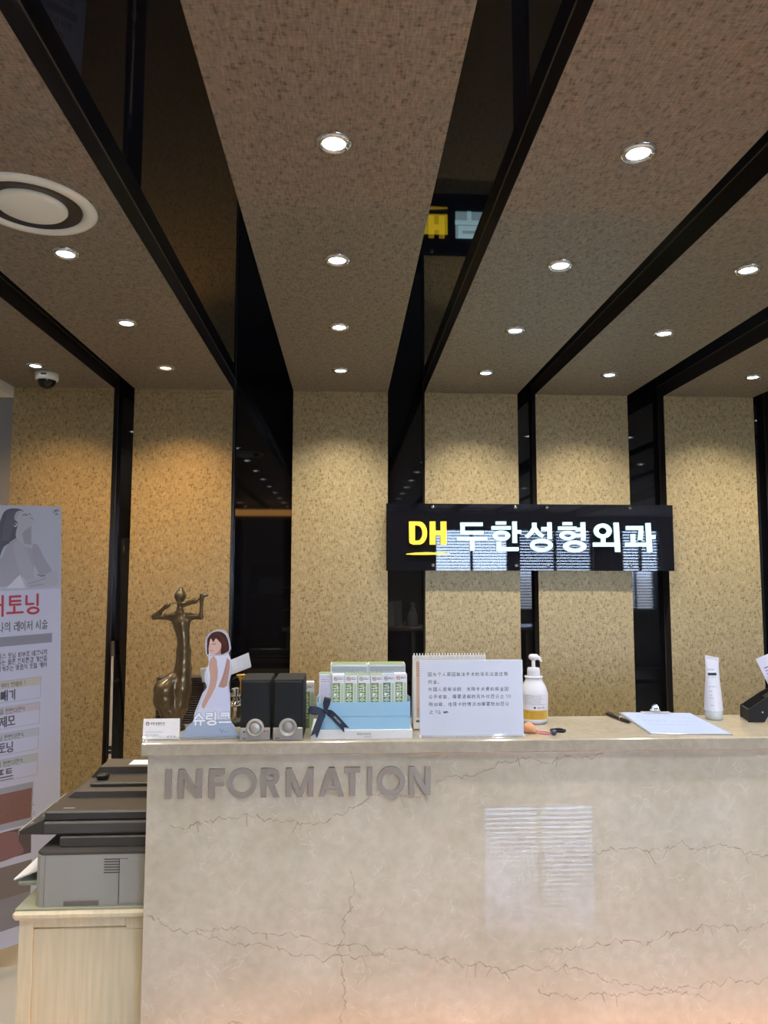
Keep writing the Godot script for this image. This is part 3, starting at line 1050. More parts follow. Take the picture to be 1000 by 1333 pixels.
# ------------------------------------------------------------------ left side: banner, cabinet, printer, pole
func banner_image() -> Image:
	# 600 x 1725 mm at 0.85 px per mm; x runs left to right, right edge is x = 510
	var k := 0.85
	var im := canvas(510, 1466, Color(0.735, 0.745, 0.83))
	var P := func(a: Array) -> PackedVector2Array:
		var o := PackedVector2Array()
		for i in range(0, a.size(), 2): o.append(Vector2(600 + a[i] - 0.0335 * a[i + 1], a[i + 1] + 0.0335 * a[i]) * k)
		return o
	im.fill_rect(Rect2i(0, 0, 510, 292), Color(0.665, 0.68, 0.75))
	# grey portrait of a reclining figure, face lifted
	var skin := Color(0.60, 0.60, 0.66)
	fill(im, rounded(P.call([-240, 120, -225, 45, -202, 22, -172, 19, -150, 26, -146, 40, -165, 75, -170, 120, -178, 150, -215, 175, -235, 230])), Color(0.30, 0.30, 0.36))
	fill(im, rounded(P.call([-420, 330, -360, 260, -290, 230, -227, 225, -204, 170, -180, 144, -154, 135, -118, 170, -100, 205, -98, 250, -110, 300, -140, 290, -176, 330])), skin)
	fill(im, rounded(P.call([-172, 135, -168, 80, -182, 60, -176, 35, -160, 26, -138, 34, -118, 44, -100, 62, -108, 72, -116, 84, -114, 120, -108, 160, -130, 175])), Color(0.655, 0.655, 0.71))
	fill(im, P.call([-150, 120, -116, 84, -114, 140, -112, 165, -140, 160]), Color(0.57, 0.57, 0.63))
	inks(im, P.call([-150, 44, -140, 41, -133, 43]), 2.5, Color(0.28, 0.28, 0.33))
	inks(im, P.call([-128, 36, -120, 40]), 2.0, Color(0.30, 0.30, 0.35))
	inks(im, P.call([-119, 55, -112, 56]), 2.0, Color(0.38, 0.33, 0.37))
	inks(im, P.call([-176, 78, -170, 84, -176, 92, -182, 88]), 3.0, Color(0.75, 0.75, 0.80))
	for i in 9:
		inks(im, P.call([-205 + i * 5, 30, -218 + i * 4, 90, -222 + i * 3, 150]), 1.2, Color(0.44, 0.44, 0.50, 0.7))
	fill(im, rounded(P.call([-108, 165, -87, 167, -62, 215, -34, 257, -20, 290, -50, 310, -80, 280, -104, 225])), Color(0.585, 0.585, 0.645))
	fill(im, rounded(P.call([-180, 160, -150, 160, -118, 220, -98, 275, -100, 330, -135, 300, -165, 240])), Color(0.63, 0.63, 0.69))
	fill(im, rounded(P.call([-120, 310, -60, 290, -20, 268, -4, 290, -2, 318, -22, 334, -80, 338, -118, 340])), Color(0.65, 0.65, 0.705))
	inks(im, P.call([-118, 322, -80, 312, -50, 300]), 1.5, Color(0.45, 0.45, 0.50))
	inks(im, P.call([-112, 333, -60, 325]), 1.5, Color(0.45, 0.45, 0.50))
	inks(im, P.call([-85, 285, -70, 292, -55, 290]), 3.5, Color(0.42, 0.42, 0.47))
	fill(im, P.call([-200, 340, -150, 285, -128, 340]), Color(0.78, 0.78, 0.83))
	
	# headline
	var red := Color(0.66, 0.22, 0.27)
	write_to(im, "레이저토닝", P.call([-58, 366])[0], Vector2(50, 66), 58, 7.5, red)
	var ink_dark := Color(0.28, 0.27, 0.32)
	write_to(im, "단 하나의 레이저 시술", P.call([-35, 470])[0], Vector2(18.5, 32), 20.5, 2.4, ink_dark)
	fill(im, P.call([-420, 540, -17, 526.5, -17, 564, -420, 577.5]), Color(0.52, 0.52, 0.58))
	write_to(im, "레이스 토닝 피부로 테크닉의", P.call([-32, 592])[0], Vector2(11.5, 18), 13.0, 1.6, ink_dark)
	write_to(im, "없다는 물론 진피환경 개선을", P.call([-32, 617])[0], Vector2(11.5, 18), 13.0, 1.6, ink_dark)
	write_to(im, "시켜주는 맞춤식 토탈 케어", P.call([-32, 642])[0], Vector2(11.5, 18), 13.0, 1.6, ink_dark)
	var boxes := [[701, "점 부터 없애자!", "점빼기", Color(0.72, 0.70, 0.66)], [803, "제모시술을 원한다면?", "제모", Color(0.72, 0.69, 0.73)], [905, "토닝 원한다면?", "토닝", Color(0.68, 0.70, 0.76)], [1006, "리프팅 원한다면?", "리프트", Color(0.68, 0.70, 0.72)]]
	for b in boxes:
		var y: float = b[0]
		fill(im, P.call([-420, y + 12.3, -54, y, -54, y + 31, -420, y + 43.3]), b[3])
		var s: String = b[1]
		write_to(im, s, P.call([-108, y + 9])[0], Vector2(11.5, 17), 12.5, 1.5, Color(0.42, 0.40, 0.42))
		var r := P.call([-420, y + 12.3, -54, y, -54, y + 84, -420, y + 96.3]) as PackedVector2Array
		r.append(r[0])
		inks(im, r, 1.2, Color(0.56, 0.56, 0.62))
		var c: String = b[2]
		write_to(im, c, P.call([-143, y + 41])[0], Vector2(22.5, 33), 25, 3.6, ink_dark)
		if y > 1000: inks(im, P.call([-300, y + 87, -143, y + 82]), 2.2, ink_dark)
	# photographs low on the banner
	fill(im, P.call([-420, 1127, -66, 1115, -66, 1277, -420, 1289]), Color(0.60, 0.60, 0.66))
	fill(im, P.call([-420, 1150, -70, 1139, -70, 1254, -420, 1266]), Color(0.50, 0.36, 0.34))
	for i in 60:
		var q := Vector2(180 + rng.randf() * 250, 985 + rng.randf() * 75)
		ink(im, q, q + Vector2(rng.randf_range(-5, 5), 2), 3, Color(0.42, 0.28, 0.27, 0.35))
	fill(im, P.call([-420, 1297, -67, 1286, -64, 1392, -420, 1404]), Color(0.36, 0.30, 0.31))
	fill(im, rounded(P.call([-260, 1300, -130, 1296, -110, 1340, -100, 1388, -260, 1396])), Color(0.52, 0.37, 0.38))
	fill(im, P.call([-420, 1430, -60, 1418, -60, 1540, -420, 1552]), Color(0.47, 0.42, 0.41))
	fill(im, P.call([-420, 1552, -60, 1540, -60, 1660, -420, 1672]), Color(0.52, 0.50, 0.53))
	return im

func build_left() -> void:
	var yaw := deg_to_rad(39.34)
	# banner: right top corner at (-1.204, 1.803, 3.1), running left towards the viewer
	var tilt := 0.0335   # it hangs a little askew
	var across := Vector3(cos(yaw), 0, -sin(yaw))
	var t := thing("standing_banner", "tall grey printed clinic banner hanging on a stand at the left", "banner", v(-1.436, 0, 2.91) + across * 1.803 * tilt, yaw)
	t.basis = Basis(Vector3.UP, yaw) * Basis(Vector3.BACK, tilt)
	part("sheet", sheet(0.60, 1.725, 0.0016, printed("banner_print", banner_image(), 0.45), M.white_card), null, t, Vector3(0, 0.078, 0))
	var st := S()
	tube(st, [Vector3(0, 0.30, -0.03), Vector3(0, 1.05, -0.035), Vector3(0, 1.2, -0.03)], 0.008)
	part("pole", st, M.chrome, t)
	for sx in [-1, 1]:
		st = S()
		tube(st, [Vector3(0, 1.15, -0.032), Vector3(sx * 0.16, 1.5, -0.022), Vector3(sx * 0.279, 1.779, -0.004)], 0.004, 8)
		part("arm", st, M.chrome, t)
		st = S()
		tube(st, [Vector3(0, 0.32, -0.032), Vector3(sx * 0.2, 0.16, -0.015), Vector3(sx * 0.279, 0.10, -0.004)], 0.004, 8)
		part("arm", st, M.chrome, t)
		st = S()
		tube(st, [Vector3(0, 0.34, -0.032), Vector3(sx * 0.24, 0.010 - sx * 0.24 * tilt, -0.16)], 0.008, 8)
		part("foot", st, M.black_plastic, t)
		for y in [0.103, 1.778]:
			st = S()
			tube(st, oval_ring(0.0085, 0.0032, 20), 0.0032, 8, true)
			var g := part("grommet", st, M.chrome, t, Vector3(sx * 0.279, y, 0.0016))
			g.rotation.x = PI / 2
			st = S()
			tube(st, [Vector3(sx * 0.279, y, -0.004), Vector3(sx * 0.279, y, 0.006), Vector3(sx * 0.279 + 0.004, y + 0.012, 0.008)], 0.003, 8)
			part("hook", st, M.chrome, t)
	st = S()
	tube(st, [Vector3(0, 0.34, -0.032), Vector3(0, 0.012, -0.30)], 0.008, 8)
	part("foot", st, M.black_plastic, t)

	# cabinet
	var wood := tri_tex(mat("pale_wood", Color.WHITE, 0.5), wood_image(), 0.5)
	var c := v(-0.556, 0, 2.225)
	t = thing("wood_cabinet", "pale wooden cabinet with a glass top left of the counter", "cabinet", c)
	part("body", slab_local(-0.836, -0.29, 0.02, 0.634, 2.012, 2.44, 0.002, c), wood, t)
	part("stile", slab_local(-0.842, -0.806, 0.02, 0.636, 2.0, 2.0125, 0.0015, c), wood, t)
	part("stile", slab_local(-0.316, -0.28, 0.02, 0.636, 2.0, 2.0125, 0.0015, c), wood, t)
	part("rail", slab_local(-0.806, -0.571, 0.615, 0.636, 2.0, 2.0125, 0.0015, c), wood, t)
	part("rail", slab_local(-0.571, -0.316, 0.605, 0.636, 2.0035, 2.0125, 0.0015, c), wood, t)
	part("rail", slab_local(-0.806, -0.316, 0.02, 0.07, 2.0, 2.0125, 0.0015, c), wood, t)
	part("inset_panel", slab_local(-0.806, -0.316, 0.07, 0.61, 2.006, 2.0115, 0.001, c), wood, t)
	part("top_board", slab_local(-0.858, -0.262, 0.636, 0.660, 1.988, 2.455, 0.008, c), wood, t)
	for x in [-0.80, -0.32]:
		for z in [2.05, 2.40]:
			part("foot", slab_local(x - 0.02, x + 0.02, 0, 0.02, z - 0.02, z + 0.02, 0.002, c), wood, t)
	var glass := mat("top_glass", Color(0.66, 0.66, 0.56), 0.06)
	part("glass_top", slab_local(-0.852, -0.268, 0.660, 0.665, 1.994, 2.45, 0.001, c), glass, t)

	# printer: side turned to the visitor, front to the left
	var body := mat("printer_grey", Color(0.63, 0.615, 0.575), 0.55)
	var dark := mat("printer_dark", Color(0.30, 0.285, 0.265), 0.5)
	var dark2 := mat("printer_darker", Color(0.235, 0.22, 0.205), 0.45)
	c = v(-0.60, 0.665, 2.207)
	t = thing("printer", "grey and dark multifunction printer standing on the pale wooden cabinet", "printer", c)
	st = S()
	# body outline seen from above, with a softened front corner
	prism(st, pv([-0.195, -0.205, -0.207, -0.193, -0.207, 0.20, 0.20, 0.20, 0.20, -0.205]), 0.0, 0.130, Transform3D(Basis(Vector3.RIGHT, Vector3.BACK * -1.0, Vector3.UP), Vector3.ZERO))
	part("housing", st, body, t)
	st = S()
	prism(st, pv([-0.190, -0.2055, -0.2065, -0.192, -0.2065, 0.198, 0.198, 0.198, 0.198, -0.2055]), 0.1302, 0.137, Transform3D(Basis(Vector3.RIGHT, Vector3.BACK * -1.0, Vector3.UP), Vector3.ZERO))
	box(st, Vector3(0.015, 0.150, -0.01), Vector3(0.355, 0.03, 0.36), 0.004)
	part("exit_deck", st, dark, t)
	part("neck", boxm(Vector3(0.345, 0.03, 0.345), 0.004, Vector3(0.02, 0.175, -0.015)), dark, t)
	for i in 6:
		part("vent_slot", boxm(Vector3(0.062, 0.0022, 0.001), 0.0, Vector3(0.0, 0.118 - i * 0.0068, 0.2054)), mat("slot_shadow", Color(0.30, 0.29, 0.27), 0.7) if i == 0 else M.slot_shadow, t)
	var door := part("side_door", boxm(Vector3(0.13, 0.112, 0.003), 0.001, Vector3(0.075, 0.062, 0.2052)), body, t)
	part("seam", boxm(Vector3(0.0015, 0.114, 0.0006), 0.0, Vector3(0.0085, 0.062, 0.2063)), M.slot_shadow, door)
	part("grip", boxm(Vector3(0.09, 0.012, 0.003), 0.001, Vector3(-0.087, 0.009, 0.2055)), mat("grip_grey", Color(0.45, 0.43, 0.40), 0.6), t)
	part("seam", boxm(Vector3(0.0012, 0.128, 0.0006), 0.0, Vector3(-0.183, 0.065, 0.2053)), M.grip_grey, t)
	# scanner unit overhanging to the left, with a raked control panel
	part("scanner_base", boxm(Vector3(0.405, 0.034, 0.38), 0.005, Vector3(-0.005, 0.186, -0.02)), dark, t)
	st = S()
	prism(st, pv([-0.20, 0.170, -0.205, 0.209, -0.268, 0.180, -0.268, 0.172]), -0.16, 0.168)
	var panel := part("control_panel", st, dark2, t)
	part("trim", boxm(Vector3(0.004, 0.012, 0.328), 0.001, Vector3(-0.269, 0.177, 0.004)), M.silver_plastic, panel)
	for i in 7:
		part("button", boxm(Vector3(0.008, 0.003, 0.012), 0.001, Vector3(0, 0, 0)), M.silver_plastic, panel, Vector3(-0.25 + 0.02 * (i % 3), 0.1895 + 0.0092 * (i % 3), 0.135 - i * 0.03), Vector3(0, 0, 0.43))
	part("scanner_lid", boxm(Vector3(0.402, 0.026, 0.372), 0.005, Vector3(-0.005, 0.2165, -0.02)), dark2, t)
	part("logo", boxm(Vector3(0.03, 0.0008, 0.006), 0.0, Vector3(-0.15, 0.2297, 0.14)), M.silver_plastic, t)
	# document feeder in two steps
	st = S()
	prism(st, pv([-0.19, 0.2295, -0.17, 0.245, 0.19, 0.245, 0.19, 0.2295]), -0.19, 0.045)
	part("feeder_base", st, dark, t)
	part("feeder_tray", boxm(Vector3(0.33, 0.012, 0.18), 0.003, Vector3(0.02, 0.2505, -0.09)), dark2, t)
	part("feeder_guide", boxm(Vector3(0.03, 0.016, 0.03), 0.004, Vector3(-0.12, 0.2645, -0.04)), M.black_plastic, t)
	st = S()
	prism(st, pv([-0.175, 0.245, -0.15, 0.276, 0.18, 0.276, 0.18, 0.245]), -0.2, -0.1)
	part("feeder_cover", st, dark, t)
	# output tray stub at the front
	part("paper_tray", boxm(Vector3(0.10, 0.012, 0.22), 0.003, Vector3(-0.245, 0.018, -0.01)), mat("tray_grey", Color(0.60, 0.62, 0.57), 0.5), t)
	st = S()
	box(st, Vector3.ZERO, Vector3(0.092, 0.004, 0.21), 0.0, Transform3D(Basis(Vector3.BACK, 0.36), Vector3.ZERO))
	tag(part("paper_sheets", st, M.paper, self, v(-0.862, 0.7105, 2.21)), "white sheets slanting out of the printer's front tray", "paper")
	tag(part("paper_note", boxm(Vector3(0.15, 0.0008, 0.055), 0.0), M.paper, self, v(-0.595, 0.9415, 2.357)), "white paper note lying on top of the dark printer feeder", "paper")

	# pole leaning into the black gap
	t = thing("chrome_pole", "slim chrome pole with a grey grip leaning in the black gap behind the printer", "pole", v(-1.235, 0.0, 3.90))
	st = S()
	tube(st, [Vector3(0, 0.63, -0.05), Vector3(-0.028, 1.09, -0.13)], 0.0075, 12)
	part("shaft", st, mat("bright_steel", Color(0.80, 0.80, 0.80), 0.25, 0.5), t)
	st = S()
	tube(st, [Vector3(0.001, 0.61, -0.046), Vector3(0.0, 0.63, -0.05)], 0.0085, 12)
	tube(st, [Vector3(0.002, 0.59, -0.043), Vector3(0.0015, 0.605, -0.0455)], 0.0085, 12)
	part("band", st, M.black_plastic, t)
	st = S()
	tube(st, [Vector3(0.036, 0.0, 0.06), Vector3(0.003, 0.57, -0.0395), Vector3(0.0005, 0.612, -0.0465)], [0.008, 0.008, 0.0078], 12)
	part("lower_tube", st, M.silver_plastic, t)
	st = S()
	tube(st, [Vector3(0.0045, 0.545, -0.0355), Vector3(0.003, 0.566, -0.039)], [0.013, 0.011], 14)
	part("collar", st, M.silver_plastic, t)
	st = S()
	tube(st, [Vector3(-0.0275, 1.085, -0.129), Vector3(-0.0325, 1.165, -0.143)], [0.0115, 0.0105], 14)
	part("grip", st, mat("grip_dark", Color(0.24, 0.24, 0.26), 0.6), t)

func oval_ring(r: float, _y: float, n: int) -> Array:
	var o := []
	for i in n:
		o.append(Vector3(cos(TAU * i / n) * r, 0, sin(TAU * i / n) * r))
	return o

func slab_local(x0: float, x1: float, y0: float, y1: float, z0: float, z1: float, bev: float, c: Vector3) -> SurfaceTool:
	return boxm(Vector3(x1 - x0, y1 - y0, z1 - z0), bev, v((x0 + x1) / 2, (y0 + y1) / 2, (z0 + z1) / 2) - c)

# ------------------------------------------------------------------ statue and what stands behind it
func build_statue() -> void:
	var bronze := mat("bronze", Color(0.39, 0.32, 0.215), 0.27, 0.55)
	var at := v(-0.482, TOP, 2.075)
	var t := thing("violinist_statue", "slender bronze statue of an abstract faceless figure playing a violin", "statue", at)
	# drawn in units of 0.567 mm: u to the right from 205, w downwards to 786
	var s := 0.000567
	var B := func(u0: float, w0: float, z0: float, r0: float, u1: float, w1: float, z1: float, r1: float) -> Array:
		return [(u0 - 205) * s, (786 - w0) * s, z0 * s, r0 * s, (u1 - 205) * s, (786 - w1) * s, z1 * s, r1 * s]
	var bones := [
		B.call(230, 168, 4, 14, 230, 138, 2, 27), B.call(230, 138, 2, 27, 233, 98, 0, 10),
		B.call(230, 172, 3, 13, 230, 212, 0, 17),
		B.call(190, 234, 0, 19, 276, 238, 0, 17), B.call(232, 232, 0, 26, 238, 270, 0, 34), B.call(200, 242, 2, 17, 234, 310, 0, 22), B.call(272, 243, 2, 15, 254, 310, 0, 20),
		B.call(238, 270, 0, 36, 250, 340, 0, 29), B.call(250, 340, 0, 29, 254, 410, 0, 34), B.call(254, 410, 0, 34, 252, 500, 0, 40),
		B.call(252, 500, 0, 40, 246, 590, 0, 50), B.call(246, 590, 0, 50, 238, 670, 0, 45), B.call(238, 670, 0, 45, 220, 748, 0, 30),
		B.call(205, 545, 20, 36, 172, 590, 30, 50), B.call(172, 590, 30, 50, 172, 640, 28, 51), B.call(172, 640, 28, 51, 195, 700, 20, 42), B.call(195, 700, 20, 42, 212, 748, 6, 28),
		B.call(185, 238, 2, 19, 112, 238, 25, 12.5), B.call(112, 238, 25, 12.5, 174, 184, 42, 9), B.call(174, 184, 42, 10, 186, 178, 44, 11),
		B.call(280, 240, 2, 17, 338, 240, 22, 11), B.call(338, 240, 22, 11, 341, 160, 30, 8), B.call(341, 160, 30, 8, 343, 134, 30, 14),
	]
	var st := S()
	nets(st, bones, 0.008, 0.0036)
	part("figure", st, bronze, t)
	st = S()
	nets(st, [B.call(252, 178, 28, 15, 282, 169, 30, 11), B.call(282, 169, 30, 11, 308, 160, 31, 15), B.call(308, 160, 31, 12, 326, 150, 31, 6), B.call(326, 150, 31, 6, 358, 134, 31, 6.5), B.call(358, 134, 31, 8, 366, 132, 31, 9)], 0.004, 0.0026, 1.0)
	part("violin", st, bronze, t)
	st = S()
	tube(st, [Vector3(-0.016, 0.3455, 0.025), Vector3(0.0, 0.348, 0.026), Vector3(0.046, 0.356, 0.026)], 0.0015, 8)
	part("bow", st, bronze, t)
	st = S()
	lathe(st, [0.0, 0.0, 0.034, 0.0, 0.034, 0.0, 0.034, 0.007, 0.031, 0.010, 0.0, 0.0105], 36)
	part("base", st, mat("bronze_base", Color(0.16, 0.12, 0.09), 0.4, 0.3), t, Vector3(0.004, 0, 0.005))

	# ribbed brown box behind it
	t = thing("ribbed_box", "dark brown box with fine level ribs standing behind the bronze statue", "box", v(-0.478, TOP, 2.170))
	var brown := mat("rib_brown", Color(0.235, 0.165, 0.115), 0.55)
	part("core", boxm(Vector3(0.132, 0.134, 0.044), 0.003, Vector3(0, 0.067, 0)), brown, t)
	var rib := boxm(Vector3(0.139, 0.0042, 0.051), 0.0018)
	rib.generate_normals()
	var rib_mesh := rib.commit()
	for i in 20:
		part("rib", rib_mesh, brown, t, Vector3(0, 0.0045 + i * 0.0066, 0))

	# trophy of stacked silver dishes with a gold cup
	t = thing("trophy", "small silver and gold trophy between the printed cutout and the speakers", "trophy", v(-0.316, TOP, 2.125))
	var gold := mat("gold_metal", Color(0.80, 0.62, 0.30), 0.25, 1.0)
	st = S()
	lathe(st, [0.0, 0.0, 0.027, 0.0, 0.027, 0.0, 0.026, 0.012, 0.020, 0.017, 0.0, 0.017], 32)
	part("foot", st, M.black_plastic, t)
	st = S()
	lathe(st, [0.004, 0.017, 0.003, 0.030, 0.005, 0.040, 0.004, 0.052, 0.019, 0.056, 0.020, 0.064, 0.006, 0.070, 0.006, 0.078, 0.018, 0.083, 0.019, 0.088, 0.007, 0.093, 0.012, 0.097, 0.012, 0.102, 0.0, 0.106], 32)
	part("dish_stack", st, M.chrome, t)
	for i in 5:
		st = S()
		var a := TAU * i / 5.0 + 0.4
		tube(st, smooth_path([Vector3(0.02 * cos(a), 0.014, 0.02 * sin(a)), Vector3(0.024 * cos(a), 0.05, 0.024 * sin(a)), Vector3(0.013 * cos(a), 0.082, 0.013 * sin(a))]), 0.0014, 8)
		part("wire", st, gold if i % 2 else M.chrome, t)
	st = S()
	lathe(st, [0.003, 0.0, 0.004, 0.02, 0.004, 0.035, 0.008, 0.045, 0.013, 0.052, 0.014, 0.056, 0.0125, 0.056, 0.007, 0.047, 0.0, 0.045], 28)
	part("cup", st, gold, t, Vector3(0.016, 0.086, 0.0))

	# folded white leaflet propped across both
	st = S()
	var pts := []
	var sides := []
	for i in 9:
		var q := i / 8.0
		pts.append(Vector3(-0.068 + 0.136 * q, -0.018 + 0.044 * q - 0.004 * sin(PI * q), 0.006 * sin(PI * q * 2)))
		sides.append(Vector3(-0.004, 0.0185 + 0.002 * q, 0.002))
	strip(st, pts, sides, 0.0012)
	t = thing("leaflet", "folded white leaflet propped at a slant behind the printed cutout of a woman", "leaflet", v(-0.347, 1.256, 2.130))
	part("outer_fold", st, M.paper, t)
	st = S()
	for i in 9: pts[i] = pts[i] + Vector3(0.0015, 0.001, -0.0035)
	strip(st, pts, sides, 0.0008)
	part("inner_fold", st, M.white_card, t)

# ------------------------------------------------------------------ left part of the counter top
func cutout_image() -> Image:
	# 1 px = 1 drawing unit; the drawing runs from 420 to 940 across and 140 to 1180 down
	var im := canvas(520, 1040, Color(0.80, 0.83, 0.90))
	var P := func(a: Array) -> PackedVector2Array:
		return pv(a, Vector2.ONE, Vector2(-420, -140))
	im.fill_rect(Rect2i(0, 860, 520, 180), Color(0.62, 0.68, 0.77))
	fill(im, rounded(P.call([435, 1165, 445, 1100, 480, 1040, 540, 1000, 640, 985, 800, 990, 880, 1020, 915, 1090, 928, 1165])), Color(0.66, 0.72, 0.81))
	# dress
	var dress := Color(0.85, 0.86, 0.94)
	fill(im, P.call([650, 420, 700, 395, 770, 372, 830, 385, 850, 420, 862, 500, 850, 600, 835, 680, 850, 760, 858, 880, 860, 985, 530, 1005, 560, 900, 610, 760, 650, 690, 625, 610, 625, 550, 655, 480]), dress)
	for i in 14:
		var x := 560.0 + i * 21
		inks(im, P.call([680 + i * 9, 700, x, 990]), 2.0, Color(0.76, 0.78, 0.88, 0.6))
	# bare back opening and arms
	var skin := Color(0.78, 0.63, 0.575)
	fill(im, P.call([822, 415, 850, 440, 852, 500, 842, 580, 828, 680, 800, 698, 745, 690, 780, 600, 805, 510]), Color(0.72, 0.56, 0.51))
	inks(im, P.call([822, 470, 800, 580, 770, 680]), 4, Color(0.62, 0.46, 0.42))
	fill(im, P.call([735, 700, 830, 700, 850, 780, 858, 880, 620, 880, 660, 800]), Color(0.83, 0.84, 0.93))
	fill(im, rounded(P.call([665, 430, 700, 400, 732, 420, 738, 480, 735, 590, 720, 680, 690, 750, 640, 850, 612, 890, 595, 860, 615, 800, 655, 700, 668, 600, 655, 500])), skin)
	inks(im, P.call([736, 470, 736, 600, 718, 690, 670, 790]), 3, Color(0.66, 0.50, 0.46))
	fill(im, P.call([700, 395, 745, 380, 738, 430, 740, 560, 728, 440]), dress)
	# neck, face, hair
	fill(im, P.call([690, 330, 790, 320, 790, 385, 705, 392]), Color(0.72, 0.56, 0.51))
	fill(im, rounded(P.call([640, 235, 700, 200, 760, 220, 772, 290, 755, 340, 710, 380, 668, 378, 648, 345, 640, 300])), Color(0.86, 0.72, 0.665))
	fill(im, rounded(P.call([632, 270, 640, 225, 680, 180, 745, 168, 800, 195, 828, 250, 840, 310, 838, 350, 815, 368, 770, 384, 762, 350, 766, 290, 745, 262, 715, 235, 690, 265, 668, 235, 655, 270, 648, 330, 650, 378, 634, 374])), Color(0.30, 0.18, 0.165))
	inks(im, P.call([700, 185, 760, 210, 800, 260, 815, 330]), 5, Color(0.42, 0.27, 0.23, 0.6))
	inks(im, P.call([735, 182, 780, 230, 792, 300]), 4, Color(0.40, 0.25, 0.22, 0.5))
	inks(im, P.call([680, 289, 695, 285, 712, 288]), 5, Color(0.22, 0.15, 0.14))
	inks(im, P.call([648, 291, 660, 290]), 4, Color(0.25, 0.17, 0.16))
	inks(im, P.call([684, 270, 712, 266]), 3, Color(0.40, 0.28, 0.25))
	inks(im, P.call([664, 300, 660, 325, 668, 328]), 3, Color(0.72, 0.55, 0.50))
	inks(im, P.call([662, 347, 678, 350, 692, 346]), 5, Color(0.72, 0.36, 0.37))
	# pale border round the head
	var halo := rounded(P.call([628, 388, 622, 340, 618, 282, 628, 228, 662, 184, 712, 162, 770, 160, 812, 184, 832, 232, 848, 290, 852, 332, 832, 362, 790, 388]))
	inks(im, halo, 11, Color(0.72, 0.73, 0.80))
	inks(im, P.call([640, 560, 632, 610, 655, 690, 610, 770, 560, 880, 535, 985]), 8, Color(0.76, 0.79, 0.87))
	inks(im, P.call([862, 500, 850, 600, 838, 690, 855, 770, 862, 880, 866, 1000]), 8, Color(0.76, 0.79, 0.87))
	# product name
	for pass_ in 2:
		write(im, "슈링크", Vector2(515 - 420, 930 - 140), Vector2(112, 112), 122, 26 if pass_ == 0 else 17, Color(0.55, 0.60, 0.72) if pass_ == 0 else Color(0.97, 0.98, 1.0))
	inks(im, P.call([760, 1085, 775, 1078, 770, 1100, 790, 1090, 785, 1125, 800, 1090, 820, 1115, 850, 1100]), 2.5, Color(0.42, 0.46, 0.56))
	inks(im, P.call([800, 1060, 858, 1056]), 4, Color(0.75, 0.78, 0.86))
	return im

